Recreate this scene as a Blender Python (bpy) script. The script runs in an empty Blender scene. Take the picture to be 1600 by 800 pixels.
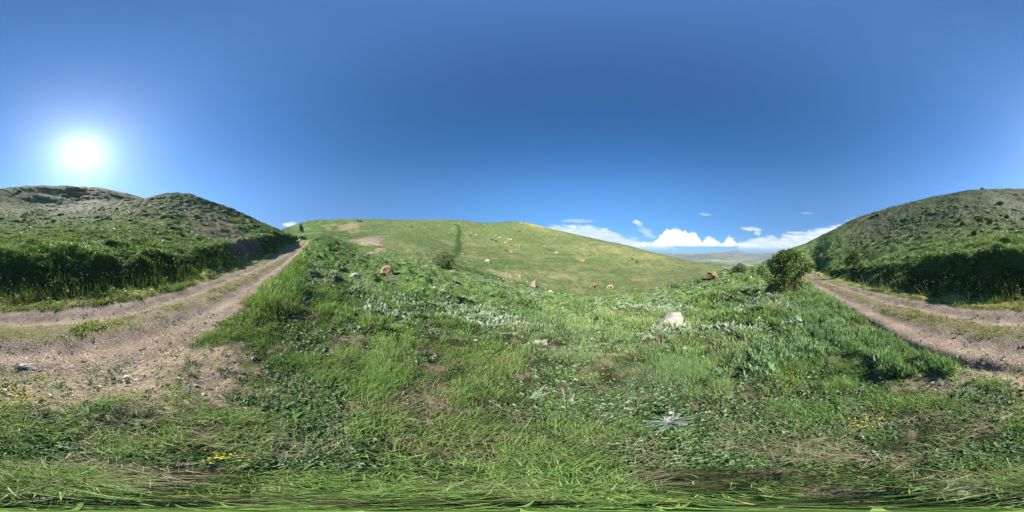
import bpy, bmesh, math, random
import numpy as np
from mathutils import Vector, Matrix, noise as mnoise

rng = np.random.default_rng(11)
random.seed(5)
S = bpy.context.scene
COL = S.collection
D2R = math.pi / 180
CAMZ = 1.6

# ------------------------------------------------------------------ camera
cam_d = bpy.data.cameras.new('camera')
cam_d.type = 'PANO'
try:
    cam_d.panorama_type = 'EQUIRECTANGULAR'
except Exception:
    pass
try:
    cam_d.cycles.panorama_type = 'EQUIRECTANGULAR'
except Exception:
    pass
cam_d.clip_start = 0.05
cam_d.clip_end = 200000
cam = bpy.data.objects.new('camera', cam_d)
cam.location = (0, 0, CAMZ)
cam.rotation_euler = (math.pi / 2, 0, 0)
COL.objects.link(cam)
S.camera = cam

# ------------------------------------------------------------------ light
SUN_AZ, SUN_EL = -151.2 * D2R, 36 * D2R
sun_dir = Vector((math.sin(SUN_AZ) * math.cos(SUN_EL), math.cos(SUN_AZ) * math.cos(SUN_EL), math.sin(SUN_EL)))
sd = bpy.data.lights.new('sun', 'SUN')
sd.energy = 5.0
sd.angle = 0.5 * D2R
sd.color = (1.0, 0.94, 0.84)
so = bpy.data.objects.new('sun', sd)
so.rotation_euler = sun_dir.to_track_quat('Z', 'Y').to_euler()
so.location = (-30, -50, 60)
COL.objects.link(so)

S.view_settings.view_transform = 'Standard'
S.view_settings.look = 'None'
S.view_settings.exposure = 1.27
S.view_settings.gamma = 1.0
S.view_settings.use_curve_mapping = False
S.render.engine = 'CYCLES'
S.cycles.max_bounces = 6
S.cycles.transparent_max_bounces = 8
S.cycles.diffuse_bounces = 3
S.cycles.volume_bounces = 0
S.cycles.use_denoising = True
S.cycles.denoising_input_passes = 'RGB_ALBEDO_NORMAL'
S.cycles.denoising_prefilter = 'ACCURATE'
S.cycles.sample_clamp_indirect = 6


class NT:
    """small node helper"""
    def __init__(self, tree):
        self.t = tree
        tree.nodes.clear()

    def n(self, typ, **kw):
        nd = self.t.nodes.new(typ)
        for k, v in kw.items():
            setattr(nd, k, v)
        return nd

    def link(self, a, b):
        self.t.links.new(a, b)

    def put(self, sock, val):
        if isinstance(val, bpy.types.NodeSocket):
            self.t.links.new(val, sock)
        elif val is not None:
            try:
                sock.default_value = val
            except Exception:
                sock.default_value = (*val, 1.0)

    def math(self, op, a, b=None, c=None, clamp=False):
        nd = self.n('ShaderNodeMath', operation=op, use_clamp=clamp)
        self.put(nd.inputs[0], a)
        if b is not None:
            self.put(nd.inputs[1], b)
        if c is not None:
            self.put(nd.inputs[2], c)
        return nd.outputs[0]

    def sstep(self, v, lo, hi):
        nd = self.n('ShaderNodeMapRange', interpolation_type='SMOOTHSTEP')
        self.put(nd.inputs['Value'], v)
        self.put(nd.inputs['From Min'], lo)
        self.put(nd.inputs['From Max'], hi)
        return nd.outputs[0]

    def mix(self, f, a, b, mode='MIX'):
        nd = self.n('ShaderNodeMix', data_type='RGBA', blend_type=mode)
        self.put(nd.inputs[0], f)
        self.put(nd.inputs[6], a)
        self.put(nd.inputs[7], b)
        return nd.outputs[2]

    def noise(self, vec, scale, detail=4, rough=0.55, dist=0.0, col=False):
        nd = self.n('ShaderNodeTexNoise')
        if vec is not None:
            self.put(nd.inputs['Vector'], vec)
        nd.inputs['Scale'].default_value = scale
        nd.inputs['Detail'].default_value = detail
        nd.inputs['Roughness'].default_value = rough
        nd.inputs['Distortion'].default_value = dist
        return nd.outputs['Color' if col else 'Fac']


def build_world():
    w = bpy.data.worlds.new('World')
    S.world = w
    w.use_nodes = True
    N = NT(w.node_tree)
    sky = N.n('ShaderNodeTexSky', sky_type='NISHITA')
    sky.sun_disc = False
    sky.sun_elevation = SUN_EL
    sky.sun_rotation = SUN_AZ
    sky.altitude = 1500
    sky.air_density = 1.0
    sky.dust_density = 0.35
    sky.ozone_density = 3.0
    tc = N.n('ShaderNodeTexCoord')
    vec = tc.outputs['Generated']
    sep = N.n('ShaderNodeSeparateXYZ')
    N.link(vec, sep.inputs[0])
    az = N.math('MULTIPLY', N.math('ARCTAN2', sep.outputs[0], sep.outputs[1]), 180 / math.pi)   # degrees, clockwise from +Y
    el = N.math('MULTIPLY', N.math('ARCSINE', sep.outputs[2]), 180 / math.pi)
    skyc = N.mix(1.0, sky.outputs[0], SKY_TINT, 'MULTIPLY')
    # deeper blue aloft
    up = N.sstep(el, 2.0, 50.0)
    skyc = N.mix(up, skyc, N.mix(1.0, skyc, SKY_UP, 'MULTIPLY'))

    skyc = N.mix(N.sstep(el, 0.0, 26.0), N.mix(1.0, skyc, (0.40, 0.50, 0.62, 1), 'MULTIPLY'), skyc)
    skyc = N.mix(N.sstep(el, 45.0, 90.0), skyc, N.mix(1.0, skyc, (1.7, 1.25, 1.2, 1), 'MULTIPLY'))

    def vpos(x, y):
        return (400 - y) * 0.225

    def profile(pts):
        fc = N.n('ShaderNodeFloatCurve')
        c = fc.mapping.curves[0]
        X0, X1 = pts[0][0], pts[-1][0]
        P = [((x - X0) / (X1 - X0), vpos(x, y) / 20 + 0.2) for x, y in pts]
        c.points[0].location = P[0]
        c.points[1].location = P[-1]
        for p in P[1:-1]:
            c.points.new(*p)
        for p in c.points:
            p.handle_type = 'AUTO'
        fc.mapping.update()
        a0, a1 = (X0 - 800) * 0.225, (X1 - 800) * 0.225
        mr = N.n('ShaderNodeMapRange')
        N.put(mr.inputs['Value'], az)
        mr.inputs['From Min'].default_value = a0
        mr.inputs['From Max'].default_value = a1
        N.link(mr.outputs[0], fc.inputs['Value'])
        top = N.math('MULTIPLY', N.math('SUBTRACT', fc.outputs[0], 0.2), 20)
        inside = N.math('MULTIPLY', N.sstep(az, a0, a0 + 1.2), N.math('SUBTRACT', 1.0, N.sstep(az, a1 - 1.2, a1)))
        return top, inside

    comb = N.n('ShaderNodeCombineXYZ')
    N.link(az, comb.inputs[0])
    N.link(N.math('MULTIPLY', el, 1.25), comb.inputs[1])
    p = comb.outputs[0]
    n_big = N.noise(p, 0.55, 5, 0.55)
    vor = N.n('ShaderNodeTexVoronoi', feature='SMOOTH_F1')
    vor.inputs['Smoothness'].default_value = 0.35
    vor.inputs['Scale'].default_value = 0.95
    vor.inputs['Detail'].default_value = 3
    vor.inputs['Roughness'].default_value = 0.6
    N.link(p, vor.inputs['Vector'])
    puff = vor.outputs['Distance']
    shift = N.n('ShaderNodeVectorMath', operation='ADD')
    N.link(p, shift.inputs[0])
    shift.inputs[1].default_value = (-0.22, 0.28, 0)
    vor2 = N.n('ShaderNodeTexVoronoi', feature='SMOOTH_F1')
    vor2.inputs['Smoothness'].default_value = 0.35
    vor2.inputs['Scale'].default_value = 0.95
    vor2.inputs['Detail'].default_value = 3
    vor2.inputs['Roughness'].default_value = 0.6
    N.link(shift.outputs[0], vor2.inputs['Vector'])
    relief = N.math('SUBTRACT', vor2.outputs['Distance'], puff)      # lit side of the billows
    # cumulus bank
    top, inside = profile([(984, 386), (1000, 374), (1020, 374), (1032, 363), (1042, 355), (1057, 352), (1070, 357), (1086, 360), (1094, 369),
                           (1098, 372), (1104, 367), (1114, 368), (1124, 374), (1132, 373), (1139, 366), (1147, 371), (1158, 376),
                           (1172, 375), (1190, 381), (1200, 384), (1210, 388)])
    d = N.math('SUBTRACT', top, el)
    d = N.math('ADD', d, N.math('MULTIPLY', N.math('SUBTRACT', 0.50, puff), 1.5))
    d = N.math('ADD', d, N.math('MULTIPLY', N.math('SUBTRACT', n_big, 0.5), 1.2))
    base_cut = N.sstep(N.math('ADD', el, N.math('MULTIPLY', N.math('SUBTRACT', n_big, 0.5), 0.8)), 3.1, 3.7)
    m1 = N.math('MULTIPLY', N.math('MULTIPLY', N.sstep(d, -0.20, 0.62), inside), base_cut)
    shade = N.math('ADD', 0.86, N.math('MULTIPLY', relief, 0.55))
    shade = N.math('MULTIPLY', shade, N.math('ADD', 0.80, N.math('MULTIPLY', N.sstep(el, 3.2, 6.0), 0.24)))
    c1 = N.mix(shade, (2.6, 3.2, 4.0, 1), CLOUD)
    # softer, streaky sheets left, middle and right
    stretch = N.n('ShaderNodeCombineXYZ')
    N.link(N.math('MULTIPLY', N.math('ADD', az, N.math('MULTIPLY', el, 1.6)), 0.34), stretch.inputs[0])
    N.link(N.math('MULTIPLY', el, 1.1), stretch.inputs[1])
    n_w = N.noise(stretch.outputs[0], 0.9, 7, 0.62, 0.5)
    masks = []
    for pts, lo, amp in (([(850, 352), (872, 350), (905, 350), (940, 353), (965, 362), (985, 369), (1010, 376), (1040, 380), (1060, 386)], 0.25, 0.95),
                         ([(1150, 384), (1165, 374), (1185, 368), (1210, 367), (1224, 374), (1234, 384), (1240, 388)], 0.12, 1.0),
                         ([(1215, 372), (1228, 362), (1250, 360), (1280, 355), (1310, 349), (1335, 343), (1360, 340)], 0.25, 1.0)):
        t2, in2 = profile(pts)
        dd = N.math('ADD', N.math('SUBTRACT', t2, el), N.math('MULTIPLY', N.math('SUBTRACT', n_w, 0.55), 4.2))
        m = N.math('MULTIPLY', N.math('MULTIPLY', N.sstep(dd, -0.2, 1.5), in2), amp)
        masks.append(N.math('MULTIPLY', m, N.sstep(el, 1.8, 3.2)))
    m2 = N.math('MAXIMUM', N.math('MAXIMUM', masks[0], masks[1]), masks[2])
    m2 = N.math('MULTIPLY', m2, N.math('ADD', 0.55, N.math('MULTIPLY', N.sstep(n_w, 0.35, 0.7), 0.45)))

    # small separate wisps
    def blob(x, y, sx, sy, tilt=0.0, amp=1.0):
        a0, e0 = (x - 800) * 0.225, vpos(x, y)
        da = N.math('SUBTRACT', az, a0)
        de = N.math('SUBTRACT', N.math('SUBTRACT', el, e0), N.math('MULTIPLY', da, tilt))
        q = N.math('ADD', N.math('POWER', N.math('ABSOLUTE', N.math('DIVIDE', da, sx)), 2.0),
                   N.math('POWER', N.math('ABSOLUTE', N.math('DIVIDE', de, sy)), 2.0))
        q = N.math('ADD', q, N.math('MULTIPLY', N.math('SUBTRACT', n_w, 0.5), 5.2))
        return N.math('MULTIPLY', N.math('SUBTRACT', 1.0, N.sstep(q, 0.0, 1.3)), amp)
    bl = [blob(1176, 358, 3.6, 0.8, -0.10, 0.75), blob(1184, 363, 1.4, 1.1, 0.0, 0.6), blob(996, 348, 2.0, 0.8, -0.2, 0.7), blob(1010, 364, 3.2, 1.6, -0.5, 0.4), blob(1102, 335, 2.6, 0.5, 0, 0.35),
          blob(452, 351, 2.6, 0.9, 0.1, 0.8), blob(1262, 333, 2.2, 0.4, 0, 0.25), blob(1338, 343, 3.5, 0.8, 0.1, 0.3), blob(905, 345, 6.0, 0.7, 0, 0.35)]
    m3 = bl[0]
    for b in bl[1:]:
        m3 = N.math('MAXIMUM', m3, b)
    col = N.mix(m2, skyc, CLOUD_SOFT)
    col = N.mix(m3, col, CLOUD_SOFT)
    col = N.mix(m1, col, c1)
    # the sun and its aureole
    dot = N.n('ShaderNodeVectorMath', operation='DOT_PRODUCT')
    N.link(vec, dot.inputs[0])
    dot.inputs[1].default_value = tuple(sun_dir)
    ang = N.math('MULTIPLY', N.math('ARCCOSINE', N.math('MINIMUM', dot.outputs['Value'], 0.999999)), 180 / math.pi)
    disc = N.math('SUBTRACT', 1.0, N.sstep(ang, 0.6, 1.6))
    g1 = N.math('EXPONENT', N.math('DIVIDE', ang, -3.8))
    g2 = N.math('EXPONENT', N.math('DIVIDE', ang, -11.0))
    g3 = N.math('EXPONENT', N.math('DIVIDE', ang, -32.0))
    glow = N.math('ADD', N.math('ADD', N.math('MULTIPLY', disc, 11.0), N.math('MULTIPLY', g1, 4.4)),
                  N.math('ADD', N.math('MULTIPLY', g2, 2.8), N.math('MULTIPLY', g3, 0.22)))
    gcol = N.mix(1.0, (1.0, 0.97, 0.92, 1), glow, 'MULTIPLY')
    col = N.mix(1.0, col, gcol, 'ADD')
    bg = N.n('ShaderNodeBackground')
    N.put(bg.inputs['Color'], col)
    bg.inputs['Strength'].default_value = 0.10
    out = N.n('ShaderNodeOutputWorld')
    N.link(bg.outputs[0], out.inputs['Surface'])
    w.cycles.sampling_method = 'MANUAL'
    w.cycles.sample_map_resolution = 1024


SKY_TINT = (0.42, 0.70, 0.83, 1)
SKY_UP = (0.42, 0.80, 1.0, 1)
CLOUD = (5.8, 5.85, 5.8, 1)
CLOUD_SOFT = (4.3, 4.65, 5.0, 1)
build_world()

# ------------------------------------------------------------------ noise on arrays
_perm = np.random.default_rng(3).integers(0, 2**31, 4096)


def _hash(ix, iy, seed):
    h = (ix * 374761393 + iy * 668265263 + seed * 1442695) & 0x7fffffff
    h = ((h ^ (h >> 13)) * 1274126177) & 0x7fffffff
    return (((h ^ (h >> 16)) & 0xffffff) / float(0xffffff))


def vnoise(x, y, seed=0):
    ix = np.floor(x).astype(np.int64)
    iy = np.floor(y).astype(np.int64)
    fx, fy = x - ix, y - iy
    fx = fx * fx * fx * (fx * (fx * 6 - 15) + 10)
    fy = fy * fy * fy * (fy * (fy * 6 - 15) + 10)
    a, b = _hash(ix, iy, seed), _hash(ix + 1, iy, seed)
    c, d = _hash(ix, iy + 1, seed), _hash(ix + 1, iy + 1, seed)
    return (a + (b - a) * fx) * (1 - fy) + (c + (d - c) * fx) * fy


def fbm(x, y, wl, octaves=4, seed=0, gain=0.5):
    s = 0.0
    a = 1.0
    t = 0.0
    for o in range(octaves):
        c, sn = math.cos(o * 1.1 + 0.3), math.sin(o * 1.1 + 0.3)
        X, Y = (x * c - y * sn) / wl, (x * sn + y * c) / wl
        s = s + a * vnoise(X + 17.3 * o, Y + 5.1 * o, seed + o * 7)
        t += a
        a *= gain
        wl *= 0.5
    return s / t


def ss(v, a, b):
    t = np.clip((v - a) / (b - a), 0, 1)
    return t * t * (3 - 2 * t)


# ------------------------------------------------------------------ terrain
UD = (math.sin(105 * D2R), math.cos(105 * D2R))      # along the track, downhill
VD = (math.sin(15 * D2R), math.cos(15 * D2R))        # across it, towards the valley


def uv(x, y):
    return x * UD[0] + y * UD[1], x * VD[0] + y * VD[1]


def road_c(u):
    s = np.minimum(-u, 80)
    left = -3.15 + 0.06 * s + 0.0012 * np.clip(s - 10, 0, None) ** 2
    right = np.where(u < 8, -3.15 + 0.0125 * np.clip(u, 0, 8) ** 2, -2.35 + 0.17 * (np.clip(u, 8, 24) - 8) + 0.6 * (1 - np.exp(-np.clip(u - 24, 0, None) / 5)))
    return np.where(u < 0, left, right)


def road_z(u):
    s = -u
    left = 0.06 * s + 0.0018 * np.clip(s - 10, 0, None) ** 2
    left = np.minimum(left, 7.2 - 0.02 * (s - 60))
    right = -0.06 * u - 0.0022 * np.clip(u - 28, 0, None) ** 2
    return np.where(u < 0, left, np.maximum(right, -14))


def px_az(x):
    return (x - 800) * 0.225


def zy(r, y):      # height (ground zero under the camera) of picture row y at distance r
    return CAMZ + r * math.tan((400 - y) * 0.225 * D2R)


# knots: list of (x, r, y) or (x, r, None, z above camera)
FRONT = [
    [(x, 2.0, None, -1.6 - 2.0 * (0.06 * math.cos((px_az(x) - 105) * D2R) + 0.07 * math.cos((px_az(x) - 15) * D2R))) for x in range(0, 1600, 50)],
    [(x, 6.0, None, -1.6 - 6.0 * (0.06 * math.cos((px_az(x) - 105) * D2R) + 0.14 * max(-0.3, math.cos((px_az(x) - 15) * D2R)))) for x in range(0, 1600, 50)],
    [(430, 15, 412), (500, 15, 416), (560, 15, 430), (650, 15, 442), (720, 15, 455), (800, 15, 465), (860, 15, 471), (920, 15, 476), (980, 15, 474), (1040, 15, 469),
     (1100, 15, 461), (1140, 15, 456), (1200, 15, 450), (1250, 15, 447), (1300, 15, 445)],
    [(430, 56, 378), (500, 52, 379), (560, 45, 399), (650, 42, 412), (720, 42, 428), (800, 40, 449), (860, 40, 461), (920, 40, 467), (980, 40, 464), (1040, 42, 452),
     (1100, 50, 434), (1140, 58, 422), (1170, 58, 419), (1200, 55, 416), (1230, 50, 418), (1265, 45, 426), (1300, 45, 430)],
    [(430, 75, None, 4), (500, 75, None, 2), (560, 65, None, -3), (650, 62, None, -7), (720, 60, None, -9.5), (800, 58, None, -13), (860, 56, None, -14.5), (920, 54, None, -14.5),
     (980, 54, None, -14), (1040, 56, None, -12), (1100, 70, None, -11.5), (1140, 80, None, -12), (1170, 75, None, -8), (1200, 70, 417), (1230, 62, 415), (1265, 55, 420), (1300, 55, 422)],
    [(430, 100, 377), (500, 100, 374), (560, 85, 396), (650, 80, 405), (720, 75, 419), (800, 70, 437), (860, 68, 449), (920, 64, 456), (980, 65, 454), (1040, 70, 447),
     (1100, 88, 431), (1140, 100, None, -20), (1170, 90, None, -10), (1200, 85, 417), (1230, 80, 406), (1265, 75, 408), (1300, 65, 397)],
    [(430, 200, 366), (500, 200, 358), (560, 170, 366), (650, 160, 369), (720, 150, 381), (800, 140, 391), (860, 130, 404), (920, 120, 416), (980, 120, 423), (1040, 120, 427),
     (1100, 135, 421), (1140, 160, None, -32), (1170, 100, None, -12), (1200, 98, 413.5), (1230, 95, 398), (1265, 95, 393), (1300, 90, 380)],
    [(430, 300, 362), (445, 300, 358), (460, 300, 352), (480, 300, 345), (500, 290, 343.5), (560, 270, 342.5), (620, 270, 343.5), (655, 265, 343.5), (720, 250, 344), (742, 250, 347.5),
     (760, 250, 349), (780, 240, 347.5), (800, 240, 346), (815, 240, 346.5), (830, 240, 350), (860, 240, 357), (900, 230, 366), (950, 220, 377), (1000, 210, 389), (1060, 200, 404),
     (1100, 190, 413), (1130, 185, 421), (1160, 200, None, -36), (1180, 112, None, -6), (1194, 110, 412.5), (1230, 112, 390), (1260, 115, 380), (1290, 120, 365), (1320, 125, 350.5)],
]
BACK = [
    [(0, 8.6, 392), (80, 8.5, 391), (150, 9.2, 389), (220, 11.5, 387), (270, 13.5, 384), (330, 17, 379), (400, 24, 372.5), (440, 37, 368), (465, 54, 375), (490, 56, 377),
     (1230, 50, 418), (1265, 45, 426), (1300, 26, 424), (1350, 17, 416), (1400, 13.5, 410), (1450, 11.4, 403), (1500, 10, 397), (1550, 9.2, 392)],
    [(0, 20, 364), (80, 20, 361), (150, 20, 358), (220, 22, 352), (270, 24, 350), (330, 27, 353), (400, 32, 362), (440, 43, 365), (465, 57, 374), (490, 75, None, 2),
     (1230, 62, 415), (1265, 55, 420), (1300, 40, 412), (1350, 28, 406), (1400, 22, 396), (1450, 20, 384), (1500, 20, 374), (1550, 20, 367)],
    [(0, 50, 343), (80, 50, 344), (150, 48, 338), (220, 48, 325), (270, 48, 323), (330, 48, 331), (400, 48, 352), (440, 52, 362.5), (465, 60, 373), (490, 100, 374),
     (1230, 80, 406), (1265, 75, 408), (1300, 65, 394), (1350, 55, 384), (1400, 50, 370), (1450, 50, 355), (1500, 50, 343), (1550, 50, 339)],
    [(0, 90, 324), (40, 90, 332), (80, 90, 332), (120, 88, 326), (150, 85, 319), (190, 85, 314), (220, 85, 311), (245, 83, 306.5), (270, 82, 305), (300, 79, 308), (330, 76, 320), (365, 72, 331), (400, 68, 346),
     (440, 62, 361.5), (465, 64, 372.5), (490, 200, 359), (1230, 95, 398), (1265, 95, 393), (1300, 90, 375), (1350, 88, 358), (1400, 90, 341), (1450, 90, 326), (1500, 90, 315), (1550, 90, 314)],
    [(0, 104, 318), (40, 105, 325), (80, 108, 325), (120, 112, 321), (150, 112, 317), (220, 115, 318), (270, 115, 325), (330, 110, 345), (400, 100, 362), (440, 90, 370), (465, 95, 376), (490, 240, 352),
     (1230, 104, 393), (1265, 106, 386), (1300, 106, 366), (1350, 106, 347), (1400, 110, 330.5), (1450, 110, 316), (1500, 110, 306), (1550, 110, 306)],
    [(0, 175, 296), (40, 195, 291.5), (80, 205, 290), (130, 210, 292), (170, 210, 297), (220, 205, 309), (250, 200, 320), (330, 220, 345), (400, 250, 368), (430, 300, 363), (445, 300, 358),
     (460, 300, 352), (480, 300, 345), (1180, 112, None, -6), (1194, 110, 412.5), (1230, 112, 390), (1260, 115, 380), (1290, 120, 365), (1320, 125, 350.5), (1339, 130, 340), (1381, 135, 326), (1418, 140, 317), (1463, 145, 308),
     (1484, 145, 303), (1510, 148, 297.5), (1536, 150, 295.5)],
]
NA = 1440
AZ = (np.arange(NA) / NA) * 2 * math.pi - math.pi
AX = 800 + AZ / D2R / 0.225


def smooth_cols(a, sg):
    k = np.arange(-3 * int(sg) - 1, 3 * int(sg) + 2)
    w = np.exp(-0.5 * (k / sg) ** 2)
    w /= w.sum()
    return sum(w[i] * np.roll(a, k[i]) for i in range(len(k)))


def knot_arrays(table):
    Rk, Zk = [], []
    for kn in table:
        xs, rs, zs = [], [], []
        for t in kn:
            xs.append(t[0])
            rs.append(t[1])
            zs.append(zy(t[1], t[2]) if t[2] is not None else CAMZ + t[3])
        xs = np.array(xs, float)
        rs = np.array(rs, float)
        el = (np.array(zs) - CAMZ) / rs
        xe = np.concatenate([xs - 1600, xs, xs + 1600])
        o = np.argsort(xe)
        r = np.exp(np.interp(AX, xe[o], np.log(np.tile(rs, 3)[o])))
        e = np.interp(AX, xe[o], np.tile(el, 3)[o])
        r = smooth_cols(r, 4)
        e = smooth_cols(e, 4)
        Rk.append(r)
        Zk.append(CAMZ + r * e)
    return Rk, Zk


def finish(Rk, Zk):
    rc, zc = Rk[-1], Zk[-1]
    gap = ss(AX, 1125, 1150) * (1 - ss(AX, 1180, 1200))
    Rk = [np.full(NA, 0.0001)] + Rk
    Zk = [np.full(NA, 0.0)] + Zk
    Rk.append(rc * 1.12 + 4)
    Zk.append(np.where(gap > 0.5, zc - 5, zc + 0.5 * np.maximum(zc - CAMZ, 0) / rc * (0.12 * rc + 4)))
    Rk.append(rc * 1.7 + 20)
    Zk.append(np.minimum(zc - 14, 0.75 * zc - 6) * (1 - gap) + gap * (zc - 30))
    Rk.append(np.full(NA, 1100.0))
    Zk.append(np.full(NA, -165.0))
    Rk.append(np.full(NA, 3000.0))
    Zk.append(np.full(NA, -300.0))
    Rk.append(np.full(NA, 90000.0))
    Zk.append(np.full(NA, -300.0))
    R = np.array(Rk)
    for i in range(1, len(R)):
        R[i] = np.maximum(R[i], R[i - 1] * 1.03 + 0.01)
    return R, np.array(Zk)


def pchip_cols(R, Z, rr):
    h = R[1:] - R[:-1]
    dl = (Z[1:] - Z[:-1]) / h
    m = np.zeros_like(Z)
    same = dl[1:] * dl[:-1] > 0
    w1, w2 = 2 * h[1:] + h[:-1], h[1:] + 2 * h[:-1]
    with np.errstate(divide='ignore', invalid='ignore'):
        mm = (w1 + w2) / (w1 / dl[:-1] + w2 / dl[1:])
    m[1:-1] = np.where(same, mm, 0)
    m[0] = dl[0]
    m[-1] = dl[-1]
    out = np.zeros((len(rr), NA))
    for j in range(NA):
        k = np.clip(np.searchsorted(R[:, j], rr) - 1, 0, len(R) - 2)
        hh = h[k, j]
        t = np.clip((rr - R[k, j]) / hh, 0, 1)
        t2, t3 = t * t, t * t * t
        out[:, j] = (2 * t3 - 3 * t2 + 1) * Z[k, j] + (t3 - 2 * t2 + t) * hh * m[k, j] + (-2 * t3 + 3 * t2) * Z[k + 1, j] + (t3 - t2) * hh * m[k + 1, j]
    return out


RR = np.concatenate([[0.0005, 0.02, 0.1, 0.2], np.geomspace(0.3, 12, 190)[:-1], np.geomspace(12, 330, 300)[:-1], np.geomspace(330, 34000, 110)])
NR = len(RR)
Tf = pchip_cols(*finish(*knot_arrays(FRONT)), RR)
Tb = pchip_cols(*finish(*knot_arrays(BACK)), RR)
RG = RR[:, None] * np.ones((1, NA))
XG = RG * np.sin(AZ)[None, :]
YG = RG * np.cos(AZ)[None, :]
UG, VG = uv(XG, YG)
# where the back table starts (bank top) it keeps the bank-top height towards the road
WG = VG - road_c(UG)                    # signed distance from the track's middle (+ = valley side)
live = (UG > -75) & (UG < 48) & (RG < 90)
lv = ss(UG, -75, -62) * (1 - ss(UG, 36, 50))
edge_n = (fbm(XG, YG, 2.2, 4, 31) - 0.5) + 2.2 * (fbm(XG, YG, 6.0, 3, 33) - 0.5)
wb = ss(-(WG + edge_n * 0.9), 2.3, 4.7)
RZ = road_z(UG)
wf = ss(WG, 1.2, 2.6)
near = (1 - wb) * (1 - wf)
Z_road_mix = Tb * wb + Tf * wf * (1 - wb) + RZ * near
wsplit = ss(-WG, 1.5, 7)
Z_plain_mix = Tb * wsplit + Tf * (1 - wsplit)
ZG = Z_road_mix * lv + Z_plain_mix * (1 - lv)
ZG[RG > 90] = Z_plain_mix[RG > 90]
on_road = near * lv * (RG < 90)


def bump(wl, amp, seed, octv=3):
    return (fbm(XG, YG, wl, octv, seed) - 0.5) * amp


veg = 1 - on_road * (1 - ss(np.abs(WG), 1.35, 1.9))
far_f = ss(RG, 5, 60)
small = np.clip(1 - RG / 25, 0, 1)
hb = (bump(0.42, 0.15, 2) + bump(1.1, 0.16, 3)) * small * veg * ss(RG, 0.5, 2.0) + bump(0.09, 0.02, 4, 2) * np.clip(1 - RG / 6, 0, 1)
hb += (np.maximum(fbm(XG, YG, 1.5, 3, 12) - 0.45, 0) * 1.7) * ss(RG, 3, 9) * (1 - ss(RG, 60, 140)) * veg * np.where(WG < 0, 0.45 + 0.4 * ss(RG, 15, 40), 1.0)
hb += (np.maximum(fbm(XG, YG, 4.0, 3, 15) - 0.48, 0) * 1.5) * ss(RG, 12, 40) * (1 - ss(RG, 200, 400)) * (1 - 0.6 * ss(VG, 30, 60))
hb += bump(26, 2.6, 21, 3) * ss(RG, 45, 110) * (1 - ss(RG, 280, 500)) * ss(np.abs(WG), 12, 30)
backhill = ss(-WG, 30, 60) * (1 - ss(RG, 280, 500))
hb += (np.abs(fbm(XG, YG, 38, 3, 71) - 0.5) * -4.5 + 0.5) * backhill * ss(RG, 40, 90) * 0.8
# wheel ruts, a deeper washed edge on the valley side of the track
tr = np.exp(-((np.abs(WG) - 0.72) / 0.30) ** 2)
hb -= 0.085 * tr * on_road * (RG < 60)
hb -= 0.14 * np.exp(-((WG - 1.42 - edge_n * 0.3) / 0.13) ** 2) * ss(UG, -0.5, 1.2) * (1 - ss(UG, 5.5, 8)) * (RG < 20)
hb += (bump(0.22, 0.03, 8, 3) + bump(1.4, 0.10, 9, 3)) * on_road * (RG < 12)
# vegetated bank is lumpy
hb += (bump(1.3, 0.8, 41, 3) + bump(3.4, 0.7, 42, 2)) * np.exp(-((WG + 4.0) / 1.5) ** 2) * lv * (RG < 90)
ZG = ZG + hb
# distant mountains beyond the plain
rid = fbm(XG, YG, 9000, 5, 51)
mt = ss(RG, 12500, 20500) * (0.30 + 0.9 * rid) * 900 * (0.62 + 0.38 * ss(AX[None, :] * np.ones((NR, 1)), 1060, 1180))
mt += ss(RG, 7000, 11000) * np.maximum(fbm(XG, YG, 3500, 5, 61) - 0.47, 0) * 600
ZG = ZG + mt * ss(RG, 6000, 10000)


def grid_at(A, x, y):
    x = np.asarray(x, float)
    y = np.asarray(y, float)
    r = np.maximum(np.hypot(x, y), RR[0])
    a = (np.arctan2(x, y) + math.pi) / (2 * math.pi) * NA
    j = np.floor(a).astype(int)
    fa = a - j
    j0, j1 = j % NA, (j + 1) % NA
    i = np.clip(np.searchsorted(RR, r) - 1, 0, NR - 2)
    fr = np.clip((r - RR[i]) / (RR[i + 1] - RR[i]), 0, 1)
    return (A[i, j0] * (1 - fa) + A[i, j1] * fa) * (1 - fr) + (A[i + 1, j0] * (1 - fa) + A[i + 1, j1] * fa) * fr


def H(x, y):
    return grid_at(ZG, x, y)


def hit(px, py, rmin=0.5, rmax=5000, back=0.0):
    """first ground point seen in direction of picture point (1600x800)"""
    a = px_az(px) * D2R
    r = np.geomspace(rmin, rmax, 6000)
    z = H(r * math.sin(a), r * math.cos(a))
    el = np.arctan2(z - CAMZ, r)
    t = (400 - py) * 0.225 * D2R
    k = np.nonzero(el >= t)[0]
    k = k[0] if len(k) else int(np.argmax(el))
    rr = r[k] + back
    return rr * math.sin(a), rr * math.cos(a), float(H(rr * math.sin(a), rr * math.cos(a))), float(rr)


# ------------------------------------------------------------------ tagging and mesh helpers
def tag(o, label=None, cat=None, group=None, kind=None):
    if label: o['label'] = label
    if cat: o['category'] = cat
    if group: o['group'] = group
    if kind: o['kind'] = kind
    return o


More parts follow.
